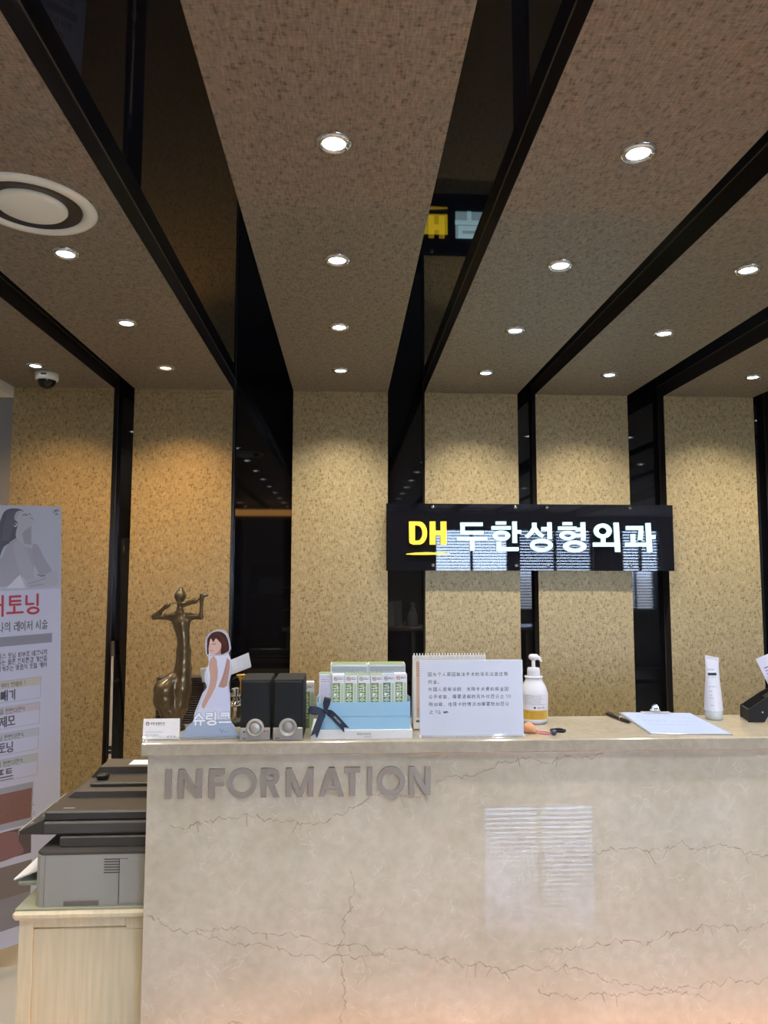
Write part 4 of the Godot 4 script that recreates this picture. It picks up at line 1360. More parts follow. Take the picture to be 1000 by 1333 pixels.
func build_left_counter() -> void:
	# business card on its little stand
	var holder := thing("card_stand", "clear acrylic card stand at the left end of the counter", "card holder", v(-0.478, TOP, 1.945))
	part("foot", boxm(Vector3(0.096, 0.003, 0.035), 0.0008, Vector3(0, 0.0015, -0.012)), M.acrylic, holder)
	part("lip", boxm(Vector3(0.096, 0.010, 0.002), 0.0006, Vector3(0, 0.005, 0.0085)), M.acrylic, holder)
	part("back", boxm(Vector3(0.096, 0.046, 0.002), 0.0006, Vector3(0, 0.024, -0.004)), M.acrylic, holder)
	var im := canvas(460, 256, Color(0.93, 0.92, 0.91))
	var o := oval(Vector2(55, 60), 24, 24, 24)
	fill(im, o, Color(0.45, 0.25, 0.22))
	fill(im, oval(Vector2(55, 60), 17, 17, 24), Color(0.87, 0.80, 0.76))
	words(im, "DH", Vector2(43, 68), 16, Color(0.55, 0.25, 0.22), "Droid Sans", true)
	write(im, "두한성형외과", Vector2(92, 44), Vector2(28, 30), 31, 4, Color(0.35, 0.29, 0.28))
	ink(im, Vector2(165, 88), Vector2(275, 88), 3, Color(0.55, 0.50, 0.48))
	fine_print(im, Rect2(35, 150, 250, 30), 2, 3.0, Color(0.45, 0.42, 0.42), 3)
	fine_print(im, Rect2(35, 188, 220, 46), 3, 4.0, Color(0.40, 0.38, 0.38), 4)
	for k in 3: write(im, ["상", "담", "실"][k], Vector2(310 + k * 42, 212), Vector2(24, 24), 30, 3.2, Color(0.45, 0.32, 0.30))
	for k in 40:
		var q := Vector2(372 + rng.randf() * 60, 40 + rng.randf() * 170)
		ink(im, q, q + Vector2(rng.randf_range(-6, 6), rng.randf_range(2, 10)), 2.5, Color(0.86, 0.68, 0.62, 0.6))
	var card := part("business_card", sheet(0.092, 0.0512, 0.005, printed("card_print", im, 0.5), M.white_card), null, self, v(-0.478, TOP + 0.0032, 1.9405), Vector3(-0.10, 0.02, 0))
	tag(card, "white business cards with a red round mark and Korean name at the counter's left end", "business card")

	# printed cutout
	var k := 0.000277
	var outline := rounded(pv([435, 1160, 441, 1100, 474, 1044, 518, 1005, 532, 925, 562, 845, 602, 742, 640, 690, 616, 620, 616, 558, 648, 482, 648, 412, 632, 396, 618, 340, 613, 280, 624, 224, 660, 178, 710, 155, 772, 152, 816, 178, 838, 230, 852, 290, 858, 334, 836, 372, 856, 430, 870, 490, 862, 580, 844, 670, 858, 770, 864, 880, 870, 1006, 906, 1062, 924, 1115, 928, 1160]), 3)
	var t := thing("printed_cutout", "cut-out acrylic display of a woman in a white dress with white Korean lettering", "display stand", v(-0.353, TOP, 1.952), 0.03)
	var shape := PackedVector2Array()
	for q in outline: shape.append(Vector2((q.x - 682) * k, (1172 - q.y) * k))
	shape.reverse()
	if Geometry2D.is_polygon_clockwise(shape): shape.reverse()
	var st := S()
	var ids := Geometry2D.triangulate_polygon(shape)
	for i in range(0, ids.size(), 3):
		var p := [shape[ids[i]], shape[ids[i + 1]], shape[ids[i + 2]]]
		if (p[1] - p[0]).cross(p[2] - p[0]) > 0: p.reverse()
		for q in p:
			st.set_uv(Vector2((q.x / k + 682 - 420) / 520.0, (1172 - q.y / k - 140) / 1040.0))
			st.add_vertex(Vector3(q.x, q.y, 0.0018))
	st.generate_normals()
	st.set_material(printed("cutout_print", cutout_image(), 0.25))
	var m := st.commit()
	st = S()
	prism(st, shape, -0.0015, 0.0015)
	st.generate_normals()
	st.set_material(M.white_card)
	st.commit(m)
	part("figure_panel", m, null, t)
	part("foot", boxm(Vector3(0.143, 0.005, 0.042), 0.001, Vector3(0, 0.0025, -0.006)), M.acrylic, t)
	part("foot_bar", boxm(Vector3(0.141, 0.008, 0.004), 0.001, Vector3(0, 0.004, 0.005)), mat("foot_grey", Color(0.55, 0.57, 0.60), 0.15), t)

	# pair of small desktop speakers
	for i in 2:
		t = thing("speaker", ["black desktop speaker with a grooved silver dial, nearest the printed cutout", "black desktop speaker with a plain shiny silver dial, beside the blue gift box"][i], "speaker", v([-0.2355, -0.149][i], TOP, 1.930 + 0.0625), [0.02, -0.01][i], "pair of desktop speakers")
		part("cabinet", boxm(Vector3(0.077, 0.153, 0.125), 0.0022, Vector3(0, 0.0785, 0)), M.soft_black, t)
		part("grille", boxm(Vector3(0.071, 0.116, 0.003), 0.001, Vector3(0, 0.092, 0.0635)), M.black_plastic, t)
		part("face_plate", boxm(Vector3(0.0765, 0.0315, 0.006), 0.001, Vector3(0, 0.0165, 0.0645)), M.silver_plastic, t)
		var turned := Transform3D(Basis(Vector3.RIGHT, PI / 2), Vector3(0, 0.033, 0.066))
		st = S()
		if i == 0: lathe(st, [0.0150, 0.006, 0.0160, 0.0085, 0.0205, 0.009, 0.0230, 0.006, 0.0230, 0.0], 44, turned)
		else: lathe(st, [0.0135, 0.002, 0.0205, 0.009, 0.0225, 0.009, 0.0235, 0.006, 0.0235, 0.0], 44, turned)
		var dial := part("dial", st, M.silver_plastic, t)
		st = S()
		if i == 0: lathe(st, [0.0, 0.0085, 0.0125, 0.0085, 0.0135, 0.0075, 0.0138, 0.003, 0.0155, 0.003], 40, turned)
		else: lathe(st, [0.0, 0.0035, 0.0128, 0.0035, 0.0136, 0.0015], 40, turned)
		part("dial_cap", st, M.silver_plastic, dial)
		var tm := TextMesh.new()
		var f := SystemFont.new()
		f.font_names = PackedStringArray(["Droid Sans"])
		f.font_weight = 700
		tm.font = f
		tm.text = "Britz"
		tm.font_size = 32
		tm.pixel_size = 0.00016
		tm.depth = 0.0004
		part("lettering", tm, M.black_plastic, t, Vector3(-0.0265, 0.006, 0.0676))
		if i == 0:
			st = S()
			lathe(st, [0.0, 0.0004, 0.0016, 0.0004, 0.0022, 0.0, 0.0024, -0.001], 16, Transform3D(Basis(Vector3.RIGHT, PI / 2), Vector3(-0.028, 0.0225, 0.0677)))
			part("jack", st, M.black_plastic, t)
			for q in 2:
				part("indicator", boxm(Vector3(0.004, 0.003, 0.0008), 0.0002, Vector3(0.025 + q * 0.007, 0.024, 0.0678)), mat("indicator_red", Color(0.75, 0.30, 0.28), 0.4) if q == 0 else M.indicator_red, t)

# ------------------------------------------------------------------ gift box with cartons
func carton_image(kind: int) -> Image:
	var im := canvas(132, 420, Color(0.86, 0.90, 0.86))
	var green: Color = [Color(0.48, 0.58, 0.36), Color(0.47, 0.57, 0.35), Color(0.38, 0.50, 0.40)][kind]
	im.fill_rect(Rect2i(0, 0, 132, 84), Color(0.90, 0.91, 0.93))
	im.fill_rect(Rect2i(5, 84, 80, 336), green)
	im.fill_rect(Rect2i(94, 92, 30, 328), Color(0.74, 0.80, 0.72))
	var c := PackedVector2Array(oval(Vector2(38, 38), 20, 20, 24))
	c.append(c[0])
	inks(im, c, 5, Color(0.66, 0.30, 0.32) if kind < 2 else Color(0.35, 0.32, 0.45))
	ink(im, Vector2(25, 25), Vector2(51, 51), 5, Color(0.62, 0.30, 0.32) if kind < 2 else Color(0.35, 0.32, 0.45))
	ink(im, Vector2(27, 42), Vector2(46, 36), 6, Color(0.30, 0.28, 0.32))
	fine_print(im, Rect2(68, 24, 60, 26), 2, 6, Color(0.32, 0.32, 0.40), 9)
	write(im, "소독", Vector2(26, 96), Vector2(16, 16), 20, 2.5, Color(0.85, 0.90, 0.80))
	var s := "과산화수소"
	for i in 5:
		write(im, s[i], Vector2(12, 114 + i * 44), Vector2(64, 41), 58, 6.0, Color(0.96, 0.98, 0.95))
	for i in 26:
		ink(im, Vector2(100, 88 + i * 12), Vector2(114, 88 + i * 12), 2, Color(0.60, 0.68, 0.58, 0.7))
	return im

func carton(t: Node3D, w: float, h: float, d: float, front: Material, lid: Material) -> void:
	part("box_body", sheet(w, h, d, front, M.white_card, 0.0008), null, t)
	part("top_flap", boxm(Vector3(w * 0.94, 0.0012, d * 0.94), 0.0004, Vector3(0, h + 0.0006, 0)), lid, t)
	part("front_tuck", boxm(Vector3(w * 0.9, 0.0035, 0.0006), 0.0, Vector3(0, h - 0.0022, d / 2 + 0.0006)), M.white_card, t)

func build_gift_box() -> void:
	var at := v(0.047, TOP, 2.005)
	var t := thing("gift_box", "two-tier pale blue gift box on a white base tied with a navy ribbon", "gift box", at)
	var blue := mat("pale_blue", Color(0.60, 0.77, 0.87), 0.55)
	var white := mat("box_white", Color(0.88, 0.88, 0.87), 0.5)
	part("base", boxm(Vector3(0.266, 0.024, 0.148), 0.001, Vector3(-0.004, 0.012, 0)), white, t)
	part("lower_tier", boxm(Vector3(0.246, 0.0345, 0.138), 0.001, Vector3(0.001, 0.0413, 0)), blue, t)
	# upper tier is an open tray: floor and four walls
	var st := S()
	box(st, Vector3(0, 0.0605, 0), Vector3(0.240, 0.003, 0.134))
	box(st, Vector3(0, 0.0765, 0.0688), Vector3(0.246, 0.0355, 0.0025), 0.0004)
	box(st, Vector3(0, 0.083, -0.0688), Vector3(0.246, 0.048, 0.0025), 0.0004)
	for sx in [-1, 1]:
		prism(st, pv([-0.0675, 0.0588, 0.0675, 0.0588, 0.0675, 0.0942, -0.0675, 0.107]), -0.00125, 0.00125, Transform3D(Basis(Vector3.FORWARD, Vector3.UP, Vector3.RIGHT), Vector3(sx * 0.1222, 0, 0)))
	part("upper_tier", st, blue, t)
	var tm := TextMesh.new()
	var f := SystemFont.new()
	f.font_names = PackedStringArray(["Droid Sans"])
	tm.font = f
	tm.text = "Bilaxhene"
	tm.font_size = 32
	tm.pixel_size = 0.00026
	tm.depth = 0.0002
	part("lettering", tm, mat("print_grey", Color(0.42, 0.45, 0.45), 0.6), t, Vector3(0.001, 0.0135, 0.0742))
	tm = tm.duplicate()
	tm.text = "cosmetics"
	tm.pixel_size = 0.00015
	part("lettering", tm, M.print_grey, t, Vector3(0.012, 0.0065, 0.0742))
	# ribbon bow
	var navy := mat("navy_ribbon", Color(0.145, 0.18, 0.255), 0.45)
	var bow := part("ribbon_bow", knot_mesh(), navy, t, Vector3(-0.1005, 0.0715, 0.0735))
	var tails := [[[Vector2(-0.001, 0), Vector2(-0.010, -0.014), Vector2(-0.018, -0.034), Vector2(-0.0255, -0.055)], 0.0088, 0.0], [[Vector2(0.001, 0.001), Vector2(0.016, -0.006), Vector2(0.032, -0.021), Vector2(0.050, -0.040)], 0.0088, 0.0], [[Vector2(0.0, 0.0), Vector2(0.0035, 0.018), Vector2(0.007, 0.034), Vector2(0.0055, 0.036), Vector2(0.002, 0.018), Vector2(0.0, 0.002)], 0.0082, 0.010], [[Vector2(0.0, 0.0), Vector2(-0.018, 0.005), Vector2(-0.038, 0.008), Vector2(-0.041, 0.004), Vector2(-0.020, 0.0), Vector2(0.0, -0.002)], 0.0086, 0.010]]
	for q in tails:
		var path := []
		var n: int = q[0].size()
		for i in n:
			var e: float = sin(PI * i / (n - 1)) * q[2]
			path.append(Vector3(q[0][i].x, q[0][i].y, 0.002 + e * (1.0 if q[2] == 0.0 else (1.0 if i < n / 2 else 0.35)) + (0.0015 * i if q[2] == 0.0 else 0.0)))
		path = smooth_path(path)
		var sides := []
		for i in path.size():
			var d: Vector3 = path[mini(i + 1, path.size() - 1)] - path[maxi(i - 1, 0)]
			var flat := Vector3(-d.y, d.x, 0).normalized()
			if q[2] > 0.0:
				var first: Vector2 = q[0][n / 2 - 1] - q[0][0]
				flat = Vector3(-first.y, first.x, 0).normalized()
			var grow := minf(1.0, 0.35 + 3.0 * minf(i, path.size() - 1 - i if q[2] > 0.0 else i) / path.size())
			sides.append(flat * q[1] * grow)
		st = S()
		strip(st, path, sides, 0.0003)
		if q[2] == 0.0:
			# swallow-tail end
			var e: Vector3 = path[-1]
			var d: Vector3 = (path[-1] - path[-2]).normalized() * 0.010
			var w: Vector3 = sides[-1]
			for sgn in [-1.0, 1.0]:
				for z in [-0.0003, 0.0003]:
					var o := Vector3(0, 0, z)
					tri(st, e + o, e + w * sgn + o, e + w * sgn + d + o, Vector3(0, 0, z))
		part("loop" if q[2] > 0.0 else "tail", st, navy, bow)
	tm = tm.duplicate()
	tm.text = "KIM BEAU"
	tm.pixel_size = 0.00017
	var word := part("lettering", tm, M.white_card, bow, Vector3(0.032, -0.0205, 0.0072))
	word.rotation.z = -0.80
	word.rotation.y = 0.0

	# cartons standing in the tray
	var prints := [printed("carton_print", carton_image(0), 0.45), printed("carton_print_pale", carton_image(1), 0.45), printed("carton_print_blue", carton_image(2), 0.45)]
	var lids := [mat("lid_white", Color(0.86, 0.89, 0.90), 0.5), mat("lid_green", Color(0.55, 0.63, 0.45), 0.5), mat("lid_blue", Color(0.62, 0.70, 0.80), 0.5)]
	var xs := [-0.0200, 0.0145, 0.0485, 0.0825, 0.1145, 0.1462]
	var where := ["first from the left", "second from the left", "third from the left", "fourth from the left", "fifth, with bluish print", "at the right end"]
	var kind := [0, 1, 1, 1, 2, 0]
	for i in 6:
		var c := thing("carton", "green and white hydrogen peroxide carton in the blue box, %s" % where[i], "carton", v(xs[i], TOP + 0.0623, 1.957 + 0.002 * (i % 3)), [0.02, -0.01, 0.015, 0.0, -0.03, 0.02][i], "cartons standing in the gift box")
		carton(c, 0.0325, [0.101, 0.1005, 0.100, 0.1005, 0.101, 0.1025][i], 0.030, prints[kind[i]], lids[[0, 1, 1, 1, 2, 0][i]])
	var im := canvas(132, 420, Color(0.82, 0.81, 0.86))
	fine_print(im, Rect2(24, 50, 90, 44), 2, 7, Color(0.55, 0.53, 0.58), 14)
	fine_print(im, Rect2(16, 110, 104, 300), 17, 4, Color(0.58, 0.55, 0.62), 15)
	var side_print := printed("carton_side_print", im, 0.5)
	t = thing("carton", "carton showing its pale printed back, behind the ribbon in the blue box", "carton", v(-0.0545, TOP + 0.0623, 1.967), 0.02, "cartons standing in the gift box")
	carton(t, 0.033, 0.104, 0.032, side_print, lids[1])
	im = canvas(420, 420, Color(0.83, 0.86, 0.87))
	for i in 60: ink(im, Vector2(20 + i * 6.6, 20), Vector2(20 + i * 6.6, 58 + 16 * rng.randf()), 3.4, Color(0.40, 0.47, 0.50, 0.9))
	im.fill_rect(Rect2i(0, 90, 420, 330), Color(0.62, 0.70, 0.52))
	var wide := printed("wide_carton_print", im, 0.5)
	for i in 2:
		t = thing("wide_carton", ["wide green-topped carton standing behind the green cartons at the left", "wide green-topped carton standing behind the green cartons at the right"][i], "carton", v([0.009, 0.1125][i], TOP + 0.0623, 2.032 + 0.002 * i), [0.0, -0.02][i], "wide cartons in the gift box")
		carton(t, 0.102, 0.121, 0.062, wide, lids[1])
	# one more carton on the counter between the speaker and the box
	t = thing("carton", "green hydrogen peroxide carton standing on the counter behind the ribbon bow", "carton", v(-0.1065, TOP, 2.09), 0.05)
	carton(t, 0.034, 0.125, 0.032, prints[0], lids[0])

func knot_mesh() -> SurfaceTool:
	var st := S()
	nets(st, [[-0.003, 0.002, 0.003, 0.0035, 0.003, -0.001, 0.003, 0.0035]], 0.002, 0.0012)
	return st

# ------------------------------------------------------------------ middle and right of the counter top
func notice_image() -> Image:
	var im := canvas(1024, 736, Color(0.80, 0.815, 0.86))
	var c := Color(0.20, 0.20, 0.24)
	var lines := ["因为个人原因取消手术的话无法退还预", "约金。", "外国人退税说明：本院手术费和税金因", "分开收取，需要退税的另外付百分之10", "附加税，信用卡的情况也需要附加百分", "之10。"]
	for i in lines.size():
		write(im, lines[i], Vector2(84 + i * 2, 118 + i * 73), Vector2(37, 38), 47.2, 3.6, c)
	for i in 26:
		var q := Vector2(228 + rng.randf() * 48, 498 + rng.randf() * 18)
		ink(im, q, q + Vector2(rng.randf_range(-10, 10), rng.randf_range(-7, 7)), 5, Color(0.22, 0.22, 0.26, 0.9))
	return im

func build_middle() -> void:
	# desk calendar behind the notice
	var at := v(0.292, TOP, 2.055)
	var t := thing("desk_calendar", "spiral-bound desk calendar with a peach page standing behind the Chinese notice", "calendar", at)
	var im := canvas(420, 420, Color(0.90, 0.90, 0.90))
	im.fill_rect(Rect2i(18, 26, 384, 330), Color(0.85, 0.71, 0.63))
	im.fill_rect(Rect2i(18, 300, 384, 56), Color(0.80, 0.66, 0.58))
	fine_print(im, Rect2(20, 366, 120, 22), 1, 12, Color(0.25, 0.26, 0.30), 7)
	for i in 6: ink(im, Vector2(22, 44 + i * 14), Vector2(44, 44 + i * 14), 4, Color(0.62, 0.48, 0.42))
	var lean := Vector3(-0.12, 0, 0)
	part("front_page", sheet(0.208, 0.196, 0.003, printed("calendar_print", im, 0.6), M.paper), null, t, Vector3(0, 0.004, 0.022), lean)
	part("back_board", boxm(Vector3(0.208, 0.205, 0.002), 0.0005, Vector3(0, 0.1025, 0)), M.paper, t, Vector3(0, 0.001, -0.05), Vector3(0.23, 0, 0))
	part("base_board", boxm(Vector3(0.208, 0.012, 0.062), 0.001, Vector3(0, 0.006, -0.01)), mat("calendar_base", Color(0.62, 0.55, 0.38), 0.6), t)
	var ring := S()
	tube(ring, [Vector3(0, 0.0055, 0), Vector3(0, 0.0028, 0.0048), Vector3(0, -0.0028, 0.0048), Vector3(0, -0.0055, 0), Vector3(0, -0.0028, -0.0048), Vector3(0, 0.0028, -0.0048)], 0.0011, 6, true)
	ring.generate_normals()
	var rm := ring.commit()
	mat("ring_white", Color(0.88, 0.88, 0.90), 0.3)
	for i in 26:
		part("spiral_ring", rm, M.ring_white, t, Vector3(-0.1 + i * 0.008, 0.2015, -0.001))

	# notice in its clear stand
	t = thing("notice_stand", "white notice with Chinese lettering in a clear acrylic stand", "notice", v(0.3345, TOP, 1.938), 0.0)
	part("printed_sheet", sheet(0.277, 0.1965, 0.0012, printed("notice_print", notice_image(), 0.35), M.paper), null, t, Vector3(0, 0.004, 0), Vector3(-0.05, 0, 0))
	part("back_plate", boxm(Vector3(0.282, 0.200, 0.002), 0.0006, Vector3(0, 0.101, 0)), M.acrylic, t, Vector3(0, 0.001, -0.0022), Vector3(-0.05, 0, 0))
	part("foot", boxm(Vector3(0.282, 0.0022, 0.06), 0.0006, Vector3(0, 0.0011, -0.02)), M.acrylic, t)
	part("lip", boxm(Vector3(0.282, 0.008, 0.0018), 0.0005, Vector3(0, 0.004, 0.0045)), M.acrylic, t)
	for sx in [-1, 1]:
		part("lip_end", boxm(Vector3(0.006, 0.008, 0.0022), 0.0005, Vector3(sx * 0.138, 0.0042, 0.0049)), M.white_plastic, t)

	# pump bottle
	var soap := mat("bottle_white", Color(0.88, 0.88, 0.91), 0.12)
	t = thing("pump_bottle", "white plastic pump bottle with a yellow label beside the Chinese notice", "bottle", v(0.5505, TOP, 2.125))
	var st := S()
	lathe(st, [0.0, 0.0, 0.031, 0.0, 0.036, 0.003, 0.0385, 0.009, 0.0395, 0.05, 0.0402, 0.078, 0.0395, 0.088, 0.0365, 0.099, 0.0305, 0.112, 0.0255, 0.120, 0.0238, 0.126, 0.0238, 0.1285, 0.0265, 0.1295, 0.0272, 0.1315, 0.0262, 0.1335, 0.0, 0.1335], 48)
	part("body", st, soap, t)
	im = canvas(512, 320, Color(0.88, 0.88, 0.91))
	fill(im, pv([0, 196, 400, 196, 440, 226, 440, 290, 420, 312, 0, 312]), Color(0.80, 0.64, 0.24))
	fine_print(im, Rect2(70, 10, 300, 124), 8, 5, Color(0.48, 0.48, 0.55), 21)
	fill(im, oval(Vector2(218, 164), 15, 15, 20), Color(0.32, 0.33, 0.38))
	fine_print(im, Rect2(255, 152, 120, 26), 2, 7, Color(0.40, 0.42, 0.48), 22)
	fine_print(im, Rect2(160, 216, 210, 82), 6, 4, Color(0.62, 0.45, 0.16), 23)
	im.fill_rect(Rect2i(110, 214, 16, 20), Color(0.66, 0.42, 0.14))
	st = S()
	st.set_smooth_group(2)
	for k in 24:
		var a0 := deg_to_rad(-80 + 160.0 * k / 24)
		var a1 := deg_to_rad(-80 + 160.0 * (k + 1) / 24)
		for h in 4:
			var y0 := 0.012 + 0.0185 * h
			var y1 := y0 + 0.0185
			var r0 := lerpf(0.0388, 0.0405, h / 4.0)
			var r1 := lerpf(0.0388, 0.0405, (h + 1) / 4.0)
			uquad(st, Vector3(sin(a0) * r1, y1, cos(a0) * r1), Vector3(sin(a1) * r1, y1, cos(a1) * r1), Vector3(sin(a1) * r0, y0, cos(a1) * r0), Vector3(sin(a0) * r0, y0, cos(a0) * r0), Rect2(k / 24.0, (3 - h) / 4.0, 1 / 24.0, 0.25))
	part("label", st, printed("bottle_print", im, 0.3), t)
	st = S()
	lathe(st, [0.0188, 0.1335, 0.0188, 0.150, 0.0188, 0.150, 0.0175, 0.152, 0.0175, 0.156, 0.0165, 0.1575, 0.007, 0.1575, 0.007, 0.1575, 0.0055, 0.160, 0.0055, 0.181, 0.0, 0.181], 36)
	part("collar", st, soap, t)
	st = S()
	nets(st, [[-0.006, 0.188, 0, 0.0085, 0.008, 0.188, 0, 0.0075], [0.008, 0.188, 0, 0.007, 0.017, 0.184, 0.002, 0.0045], [0.017, 0.184, 0.002, 0.0045, 0.0225, 0.1765, 0.003, 0.0032], [0, 0.182, 0, 0.007, 0, 0.187, 0, 0.009]], 0.004, 0.0016)
	part("pump_head", st, soap, t)

	# charm on a pink cord, and a hair tie
	t = thing("charm", "peach-coloured charm on a pink cord with a blue bead, next to the notice", "charm", v(0.505, TOP, 1.985))
	st = S()
	nets(st, [[-0.012, 0.013, -0.004, 0.0115, 0.002, 0.0105, 0.004, 0.0105], [-0.004, 0.020, -0.003, 0.009, 0.004, 0.012, 0.003, 0.009], [-0.018, 0.010, -0.006, 0.009, -0.010, 0.012, 0, 0.009], [0.006, 0.0065, 0.010, 0.0055, 0.002, 0.008, 0.006, 0.007]], 0.005, 0.002)
	part("figure", st, mat("peach", Color(0.86, 0.62, 0.46), 0.6), t)
	st = S()
	tube(st, smooth_path([Vector3(0.008, 0.006, 0.004), Vector3(0.025, 0.0035, -0.002), Vector3(0.040, 0.003, 0.003), Vector3(0.048, 0.004, 0.020), Vector3(0.052, 0.006, 0.031)]), 0.0013, 8)
	tube(st, smooth_path([Vector3(0.008, 0.005, 0.008), Vector3(0.022, 0.002, 0.016), Vector3(0.036, 0.002, 0.027), Vector3(0.048, 0.004, 0.031)]), 0.0013, 8)
	part("cord", st, mat("pink_cord", Color(0.80, 0.30, 0.50), 0.5), t)
	st = S()
	nets(st, [[0.0525, 0.0082, 0.034, 0.0078, 0.0535, 0.0086, 0.034, 0.0078]], 0.002, 0.0018)
	part("bead", st, mat("bead_blue", Color(0.26, 0.29, 0.42), 0.15), t)
	st = S()
	var ring_pts := []
	for i in 28:
		ring_pts.append(Vector3(cos(TAU * i / 28) * 0.019, 0.0035 + 0.0006 * sin(TAU * i / 7.0), sin(TAU * i / 28) * 0.014))
	tube(st, ring_pts, 0.0032, 8, true)
	tag(part("hair_tie", st, M.soft_black, self, v(0.583, TOP, 1.998)), "black looped hair tie lying beside the blue bead", "hair tie")

	# pen
	var dir := Vector3(0.022, 0, 0.125).normalized()
	t = thing("pen", "black ballpoint pen lying left of the clipboard", "pen", v(0.810, TOP + 0.0058, 2.150), atan2(dir.x, dir.z))
	st = S()
	var lay := Transform3D(Basis(Vector3.RIGHT, PI / 2), Vector3.ZERO)
	lathe(st, [0.0, -0.067, 0.0042, -0.066, 0.0052, -0.060, 0.0056, 0.0, 0.0056, 0.040, 0.0044, 0.055, 0.0018, 0.064, 0.0012, 0.068, 0.0, 0.0685], 20, lay)
	part("barrel", st, M.black_plastic, t)
	st = S()
	lathe(st, [0.0059, 0.012, 0.0059, 0.016], 20, lay)
	part("ring", st, M.silver_plastic, t)
	st = S()
	box(st, Vector3(0, 0.0072, -0.045), Vector3(0.003, 0.0014, 0.04), 0.0005)
	part("clip", st, M.black_plastic, t)

	# clipboard and its sheet
	var turn := -0.093
	at = v(0.9435, TOP, 2.0885)
	t = thing("clipboard", "clear clipboard with a metal clip lying at the counter's front edge", "clipboard", at, turn)
	part("board", boxm(Vector3(0.222, 0.003, 0.297), 0.0008, Vector3(0, 0.0017, 0)), mat("board_grey", Color(0.60, 0.61, 0.64), 0.15), t)
	st = S()
	box(st, Vector3(0, 0.0062, -0.139), Vector3(0.088, 0.0025, 0.016), 0.0008)
	box(st, Vector3(0, 0.0110, -0.143), Vector3(0.030, 0.007, 0.010), 0.002)
	part("clip_plate", st, M.silver_plastic, t)
	st = S()
	tube(st, smooth_path([Vector3(-0.008, 0.012, -0.140), Vector3(-0.008, 0.022, -0.141), Vector3(0.0, 0.028, -0.142), Vector3(0.008, 0.022, -0.141), Vector3(0.008, 0.012, -0.140)]), 0.0026, 8)
	tube(st, [Vector3(-0.009, 0.021, -0.143), Vector3(0.009, 0.021, -0.143)], 0.005, 12)
	part("clip_lever", st, M.chrome, t)
	im = canvas(640, 900, Color(0.63, 0.69, 0.86))
	var g := RandomNumberGenerator.new()
	g.seed = 8
	fine_print(im, Rect2(110, 100, 420, 60), 2, 7, Color(0.36, 0.42, 0.60), 41)
	fine_print(im, Rect2(70, 220, 500, 40), 1, 6, Color(0.36, 0.42, 0.60), 42)
	fine_print(im, Rect2(90, 330, 240, 120), 4, 6, Color(0.36, 0.42, 0.60), 43)
	fine_print(im, Rect2(330, 390, 250, 40), 2, 6, Color(0.36, 0.42, 0.60), 44)
	fine_print(im, Rect2(80, 520, 480, 60), 2, 5, Color(0.36, 0.42, 0.60), 45)
	var page := S()
	uquad(page, Vector3(-0.105, 0.0004, -0.143), Vector3(0.105, 0.0004, -0.143), Vector3(0.105, 0.0004, 0.146), Vector3(-0.105, 0.0004, 0.146))
	page.generate_normals()
	page.set_material(printed("form_print", im, 0.6))
	var pm := page.commit()
	page = boxm(Vector3(0.210, 0.0008, 0.289), 0.0, Vector3(0, -0.0001, 0.0015))
	page.generate_normals()
	page.set_material(M.paper)
	page.commit(pm)
	var sheet_ := part("form_sheet", pm, null, self, at + Vector3(0, 0.0040, 0), Vector3(0, turn, 0))
	tag(sheet_, "bluish white printed form held flat on the clipboard", "paper")

	# cream tube standing on its cap
	t = thing("cream_tube", "white squeeze tube with small black print standing on its cap behind the clipboard", "tube", v(1.1015, TOP, 2.150), 0.12)
	st = S()
	lathe(st, [0.0, 0.0, 0.0225, 0.0, 0.0245, 0.002, 0.0245, 0.024, 0.0235, 0.026, 0.0, 0.026], 40)
	part("cap", st, mat("cap_milky", Color(0.80, 0.83, 0.82), 0.2), t)
	im = canvas(256, 640, Color(0.87, 0.87, 0.90))
	words(im, "NuSkin", Vector2(40, 150), 22, Color(0.35, 0.36, 0.40))
	im.fill_rect(Rect2i(38, 172, 126, 34), Color(0.12, 0.12, 0.14))
	fine_print(im, Rect2(38, 216, 130, 20), 1, 6, Color(0.40, 0.40, 0.46), 51)
	fine_print(im, Rect2(34, 330, 110, 22), 1, 6, Color(0.45, 0.45, 0.50), 52)
	for q in [390, 440, 470, 560]: fine_print(im, Rect2(34, q, 40, 14), 1, 6, Color(0.45, 0.45, 0.52), q)
	st = S()
	st.set_smooth_group(2)
	var rings := 14
	for k in rings:
		for j in 36:
			var ps := []
			for e in [[k + 1, j], [k + 1, j + 1], [k, j + 1], [k, j]]:
				var q: float = float(e[0]) / rings
				var a: float = -PI + TAU * e[1] / 36.0
				var y := 0.026 + q * 0.152
				var rx := lerpf(0.0265, 0.0222, minf(1.0, q * 1.6))
				var rz := lerpf(0.0255, 0.0008, pow(q, 1.3))
				ps.append(Vector3(sin(a) * rx, y - sin(a) * rx * 0.20 * q, cos(a) * rz))
			var u := func(p: Vector3) -> Vector2: return Vector2(0.5 + p.x / 0.053, 1.0 - (p.y - 0.026) / 0.152)
			var uvs := []
			for p in ps: uvs.append(u.call(p))
			for i in [0, 1, 2, 0, 2, 3]:
				st.set_uv(uvs[i])
				st.add_vertex(ps[i])
	part("body", st, printed("tube_print", im, 0.35), t)
	st = S()
	prism(st, pv([-0.0225, 0.176, -0.0225, 0.1895, 0.0225, 0.1805, 0.0225, 0.167]), -0.0013, 0.0013)
	part("crimp", st, mat("tube_white", Color(0.87, 0.87, 0.90), 0.35), t)

	# black stand at the right edge, seen from behind, holding a leaflet
	t = thing("display_easel", "black plastic easel stand at the right end of the counter", "stand", v(1.235, TOP, 2.115), -0.25)
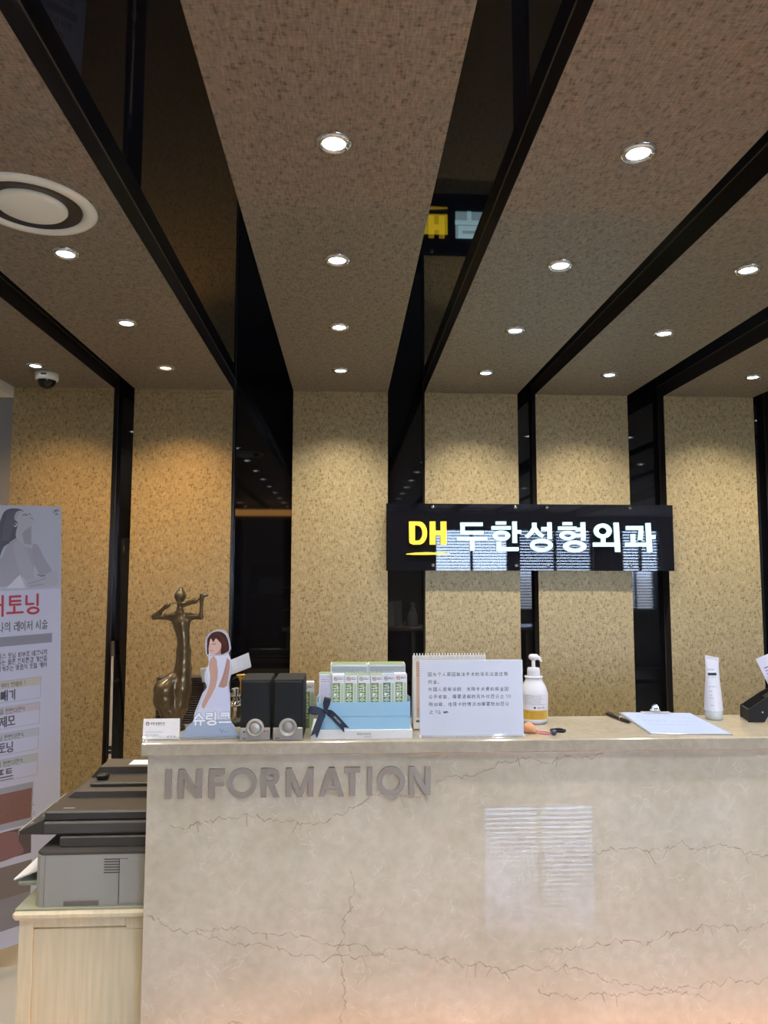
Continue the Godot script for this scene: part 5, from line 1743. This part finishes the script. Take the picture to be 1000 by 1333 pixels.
	for z in [0.03, -0.05]:
		st = S()
		prism(st, pv([-0.052, 0.0, -0.051, 0.036, 0.010, 0.079, 0.085, 0.120, 0.105, 0.112, 0.035, 0.052, 0.004, 0.022, -0.008, 0.0015]), -0.002, 0.002)
		part("side_plate", st, M.soft_black, t, Vector3(0, 0, z))
	st = S()
	box(st, Vector3(-0.046, 0.018, -0.01), Vector3(0.008, 0.034, 0.078), 0.001)
	box(st, Vector3(0.03, 0.086, -0.01), Vector3(0.006, 0.05, 0.078), 0.001, Transform3D(Basis(Vector3.BACK, -0.95), Vector3(-0.055, 0.052, 0)))
	part("cross_bar", st, M.soft_black, t)
	st = S()
	lathe(st, [0.0, 0.0008, 0.0022, 0.0006, 0.0026, 0.0], 14, Transform3D(Basis(Vector3.RIGHT, PI / 2), Vector3(-0.012, 0.030, 0.032)))
	part("rivet", st, M.silver_plastic, t)
	im = canvas(200, 280, Color(0.84, 0.83, 0.90))
	fine_print(im, Rect2(30, 80, 150, 70), 3, 9, Color(0.35, 0.35, 0.45), 61)
	tag(part("leaflet_card", sheet(0.085, 0.105, 0.001, printed("leaflet_print", im, 0.5), M.paper), null, self, v(1.342, TOP + 0.088, 2.185), Vector3(-0.15, 0, 0.36)), "white printed leaflet tilted on the black easel at the right edge", "leaflet")

# ------------------------------------------------------------------ behind the visitor, met in the black glass
func build_behind() -> void:
	var wood := mat("dark_wood", Color(0.24, 0.155, 0.10), 0.4)
	var at := v(-1.85, 0, -2.75)
	var t := thing("display_shelf", "dark wooden display shelf behind the visitor, reflected in the wide black gap", "shelf", at)
	for x in [-1.1, -0.37, 0.36, 1.1]:
		part("upright", boxm(Vector3(0.04, 2.40, 0.45), 0.003, Vector3(x, 1.2, 0)), wood, t)
	for y in [0.06, 0.62, 1.18, 1.72, 2.38]:
		part("shelf_board", boxm(Vector3(2.2, 0.035, 0.44), 0.003, Vector3(0, y, 0)), wood, t)
	part("back_board", boxm(Vector3(2.2, 2.38, 0.02), 0.0, Vector3(0, 1.2, 0.23)), wood, t)
	part("cove_light", boxm(Vector3(2.26, 0.09, 0.03), 0.003, Vector3(0, 2.43, -0.235)), glow("cove_glow", Color(1.0, 0.72, 0.38), 4.0), t)
	for i in 3:
		var p := thing("picture_frame", "framed picture on the dark shelf behind the visitor, %s bay" % ["left", "middle", "right"][i], "picture", v(-1.85 + [-0.73, 0.0, 0.73][i], 1.1985, -2.70), PI, "framed pictures on the shelf")
		part("frame", boxm(Vector3(0.42, 0.30, 0.025), 0.004, Vector3(0, 0.15, 0)), M.black_plastic, p)
		part("picture", boxm(Vector3(0.36, 0.24, 0.004), 0.0, Vector3(0, 0.15, 0.0135)), M.grey_wall, p)

func build_objects() -> void:
	build_left()
	build_statue()
	build_left_counter()
	build_gift_box()
	build_middle()
	build_ceiling_things()
	build_behind()
